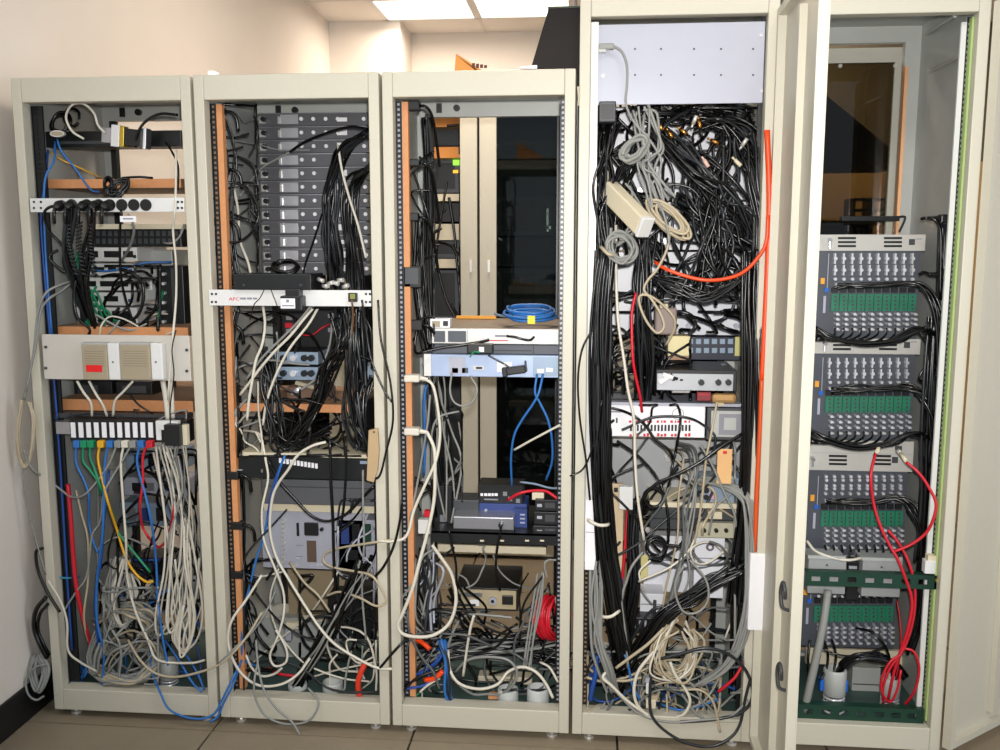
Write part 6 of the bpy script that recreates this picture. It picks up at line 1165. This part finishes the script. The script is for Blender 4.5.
# grey boxes, slotted green bars
for k, (x0, y0, x1, y1) in enumerate(((808, 558, 846, 594), (862, 560, 901, 597))):
    t = unit('grey_box', ('left', 'right')[k]+' light grey box behind the upper dark green bar', 'box', mat('light_grey_box', '9a9c9c', .45, .1), x0, y0, x1, y1, .1, .1, 'grey boxes behind the green bar', bevel=.003)
    det(t, 'lid_edge', GREY, x0, y0-2, x1, y0+1, .1, .004)
    p = at((x0+x1)/2, y0+7, .1); MB().cyl((p.x, .097, p.z), (p.x, .102, p.z), .003, 8).build('screw', DGREY, t)
t = unit('dark_gap_box', 'black block between the two light grey boxes', 'box', BLACK, 847, 562, 860, 600, .14, .06); det(t, 'label', PALE, 849, 566, 857, 569, .14, .001)
def slot_bar(label, x0, y0, x1, y1, xs, Y, ends):
    a, b_, c, e = rect(x0, y0, x1, y1, Y); t = thing('slotted_bar', label, 'bar', (a, Y, c)); zm = (c+e)/2; h = .0085; m = MB()
    px = [at(x, (y0+y1)/2, Y).x for x in xs]; sw = .014
    m.box(a, b_, Y, Y+.003, zm+h, e).box(a, b_, Y, Y+.003, c, zm-h); q = a
    for x in px: m.box(q, x-sw, Y, Y+.003, zm-h, zm+h); q = x+sw
    m.box(q, b_, Y, Y+.003, zm-h, zm+h); m.build('bar', DKGRN, t)
    MB().box(a, b_, Y+.003, Y+.03, e-.003, e).build('top_flange', DKGRN, t)
    return t
t = slot_bar('upper dark green slotted bar across the far right rack', 806, 573.5, 938, 587.5, (816, 834, 852, 870, 888, 906, 923), .03, None)
p = at(940, 580, .03); MB().cyl((p.x-.01, .024, p.z), (p.x-.01, .034, p.z), .006, 10).build('screw', mat('brass_screw', 'cfc05a', .3, .8), t)
slot_bar('lower dark green slotted bar above the bottom rail, far right rack', 798, 707, 924, 721, (808, 826, 844, 861, 879, 896, 912), .03, None)
t = unit('white_clip', 'white plastic clip at the right end of the upper green bar', 'clip', WHITE, 925, 561, 936, 574, .02, .03, part='clip_body'); MB().pbox(928, 556, 936, 562, .022, .026).build('clip_step', BEIGE, t)
t = unit('beige_floor_plate', 'pale plate behind the hoses at the foot of the far right rack', 'panel', BEIGE, 806, 650, 912, 666, .36, .02, part='plate'); det(t, 'dark_hole', BLACK, 884, 655, 890, 659, .36, .002)
t = unit('grey_floor_box', 'grey steel box on the floor of the far right rack', 'box', GREY, 852, 668, 880, 700, .28, .1); det(t, 'seam', DGREY, 853, 684, 879, 685, .28, .001)
for lab, x, y0, y1, Y, r in (('left grey conduit with blue tabs on the floor of the far right rack', 833, 668, 712, .12, .035), ('right grey conduit under the red cables of the far right rack', 889, 676, 710, .14, .03)):
    t = conduit(lab, x, y0, y1, Y, r)
    if x < 850:
        for s in (-1, 1): p = at(x, 684, Y); MB().box(p.x+s*(r+.004)-.006, p.x+s*(r+.004)+.006, Y-.015, Y+.015, p.z-.02, p.z+.02).build('blue_tab', BRIGHTBLUE, t, 'bright blue tab', .002)
# glass door behind rack 5
a = 2.45; b_ = at(907, 100, .6).x; zt = at(860, 48, .6).z
fw = at(893, 100, .6).x
fr = mat('pale_grey_frame', 'b4b2a6', .45, .1)
t = MB().box(a+.04, fw, .61, .616, .15, zt-.05).build('rear_door', SMOKE, R5, 'smoked glass rear door in a pale frame')
MB().box(fw, b_, .6, .625, .1, zt).build('frame_stile', fr, t); MB().box(a, a+.04, .6, .625, .1, zt).build('frame_stile', fr, t)
MB().box(a+.04, fw, .6, .625, zt-.05, zt).build('frame_rail', fr, t); MB().box(a+.04, fw, .6, .625, .1, .15).build('frame_rail', fr, t)
for x, y in ((840, 66), (895, 66), (903, 82), (901, 157)): p = at(x, y, .6); MB().cyl((p.x, .594, p.z), (p.x, .602, p.z), .007, 10).build('stud', NICKEL, t)
MB().box(2.916, 2.927, .5, .53, .12, at(912, 66, .5).z).build('copper_strip', COPPER, R5, 'copper coloured strip on the rear upright')
for (x0, y0, Y0), (x1, y1, Y1) in (((926, 74, .5), (964, 54, .08)), ((926, 34, .5), (955, 16, .1))):
    MB().tube([at(x0, y0, Y0), at(x1, y1, Y1)], .006, 6).build('side_brace', GREY, R5, 'thin brace along the inner right side')
t = unit('black_bracket', 'thin black arm just above the highest board chassis', 'arm', BLKM, 842, 216, 900, 221, .45, .03, part='bar'); MB().tube(smoothpath([at(898, 217, .45), at(905, 217, .44), at(903, 224, .44), at(899, 232, .44)], 4), .004, 6).build('hook', BLKM, t)
# ================================================================== THE ROOM BEHIND
# black hood hanging from the ceiling
pts = [(1.335, 2.07), (1.605, 2.955), (2.54, 2.955), (3.63, 2.075)]
t = thing('black_hood', 'large matt black sloped hood hanging behind the racks', 'hood', (2.4, 2.6, 2.07))
MB().prism(pts, 2.6, 3.2).build('hood_body', BLKCLOTH, t)
for x in (1.75, 2.4):
    for y in (2.65, 3.15): MB().cyl((x, y, 2.94), (x, y, CEIL+.002), .006, 8).build('hanging_rod', STEEL, t)
MB().box(1.60, 2.54, 2.595, 3.205, 2.955, 2.965).build('top_flange', DKGRN, t)
# cardboard box on top of the middle rack
p = at(470, 68, .3); z0 = HS-.002
t = thing('cardboard_box', 'orange-brown cardboard box lying on top of the middle rack', 'box', (p.x, .3, z0))
x0 = at(453, 68, .3).x; x1 = at(497, 68, .3).x; h = at(456, 55, .3).z-z0
MB().prism([(x0, z0), (x0+.01, z0+h), (x1-.07, z0+h*.5), (x1, z0+h*.12), (x1, z0)], .3, .5).build('carton', CARD, t)
MB().prism([(x0+.01, z0+h), (x1, z0+h*.12), (x1+.02, z0+h*.1), (x0+.012, z0+h+.004)], .3, .5).build('flap', CARD, t, 'open flap')
for i, x in enumerate((0, 4, 8, 12)):
    a, b_, c, e = rect(472+x, 63+i*.7, 475+x, 68, .299); MB().box(a, b_, .2985, .3005, max(c, z0+.002), e).build('print_mark', mat('dark_print', '5a2a12', .6, 0, 0), t)
t = unit('paper_scrap', 'small white paper scrap on top of the middle rack by the hood', 'paper', PAPER, 520, 66, 534, 68.6, .02, .1, part='paper'); MB().pbox(529, 65.2, 537, 68.6, .012, .01).build('folded_corner', PAPER, t)
t = unit('lamp_housing', 'small white corner of a lit sign above the second rack', 'light', LAMPM, 208, 71, 214, 74.5, .02, .04, part='lit_face'); MB().pbox(207, 74, 218, 75.6, .018, .06).build('base', WHITE, t)
struct(MB().box(3.0, 5.99, 4.585, 4.6, 2.25, CEIL).build('trim_2', mat('brown_grey_sheet', '6c6453', .8)))  # darker sheet added over the upper back wall
struct(MB().box(2.2, 5.99, 4.585, 4.6, 0, 2.25).build('trim_3', mat('tan_wall_paint', 'c8a672', .8)))
t = thing('black_tray', 'black open grid tray seen through the smoked glass', 'tray', at(872, 232, 2.9))
a, b_, c, e = rect(854, 199, 892, 221, 2.9)
for x in (a, (a+b_)/2, b_): MB().box(x-.008, x+.008, 2.9, 3.1, c, e).build('upright', BLKM, t)
for z in (c, (c+e)/2, e): MB().box(a, b_, 2.9, 3.1, z-.007, z+.007).build('shelf_plate', BLKM, t)
a, b_, c, e = rect(770, 220, 905, 224, 2.85)
t = thing('work_table', 'dark table carrying the black grid tray behind the racks', 'table', (a, 2.85, 0))
MB().box(a, b_, 2.85, 3.5, c, e-.002).build('table_top', SLATE, t)
for x in (a+.03, b_-.03):
    for y in (2.88, 3.46): MB().box(x-.02, x+.02, y-.02, y+.02, 0, c).build('leg', BLKM, t)
MB().box(a+.05, b_-.05, 3.4, 3.42, c-.5, c).build('modesty_panel', mat('navy_panel', '2c3450', .6), t)
finish_tangles({0: 'tangle of further thin cables filling the far left rack', 1: 'tangle of further dark cables filling the second rack', 2: 'tangle of further dark cables filling the middle rack', 3: 'dense tangle of further black cables filling the tall rack', 4: 'tangle of further black cables in the far right rack', 5: 'tangle of black cables in the open rack of the row behind'})
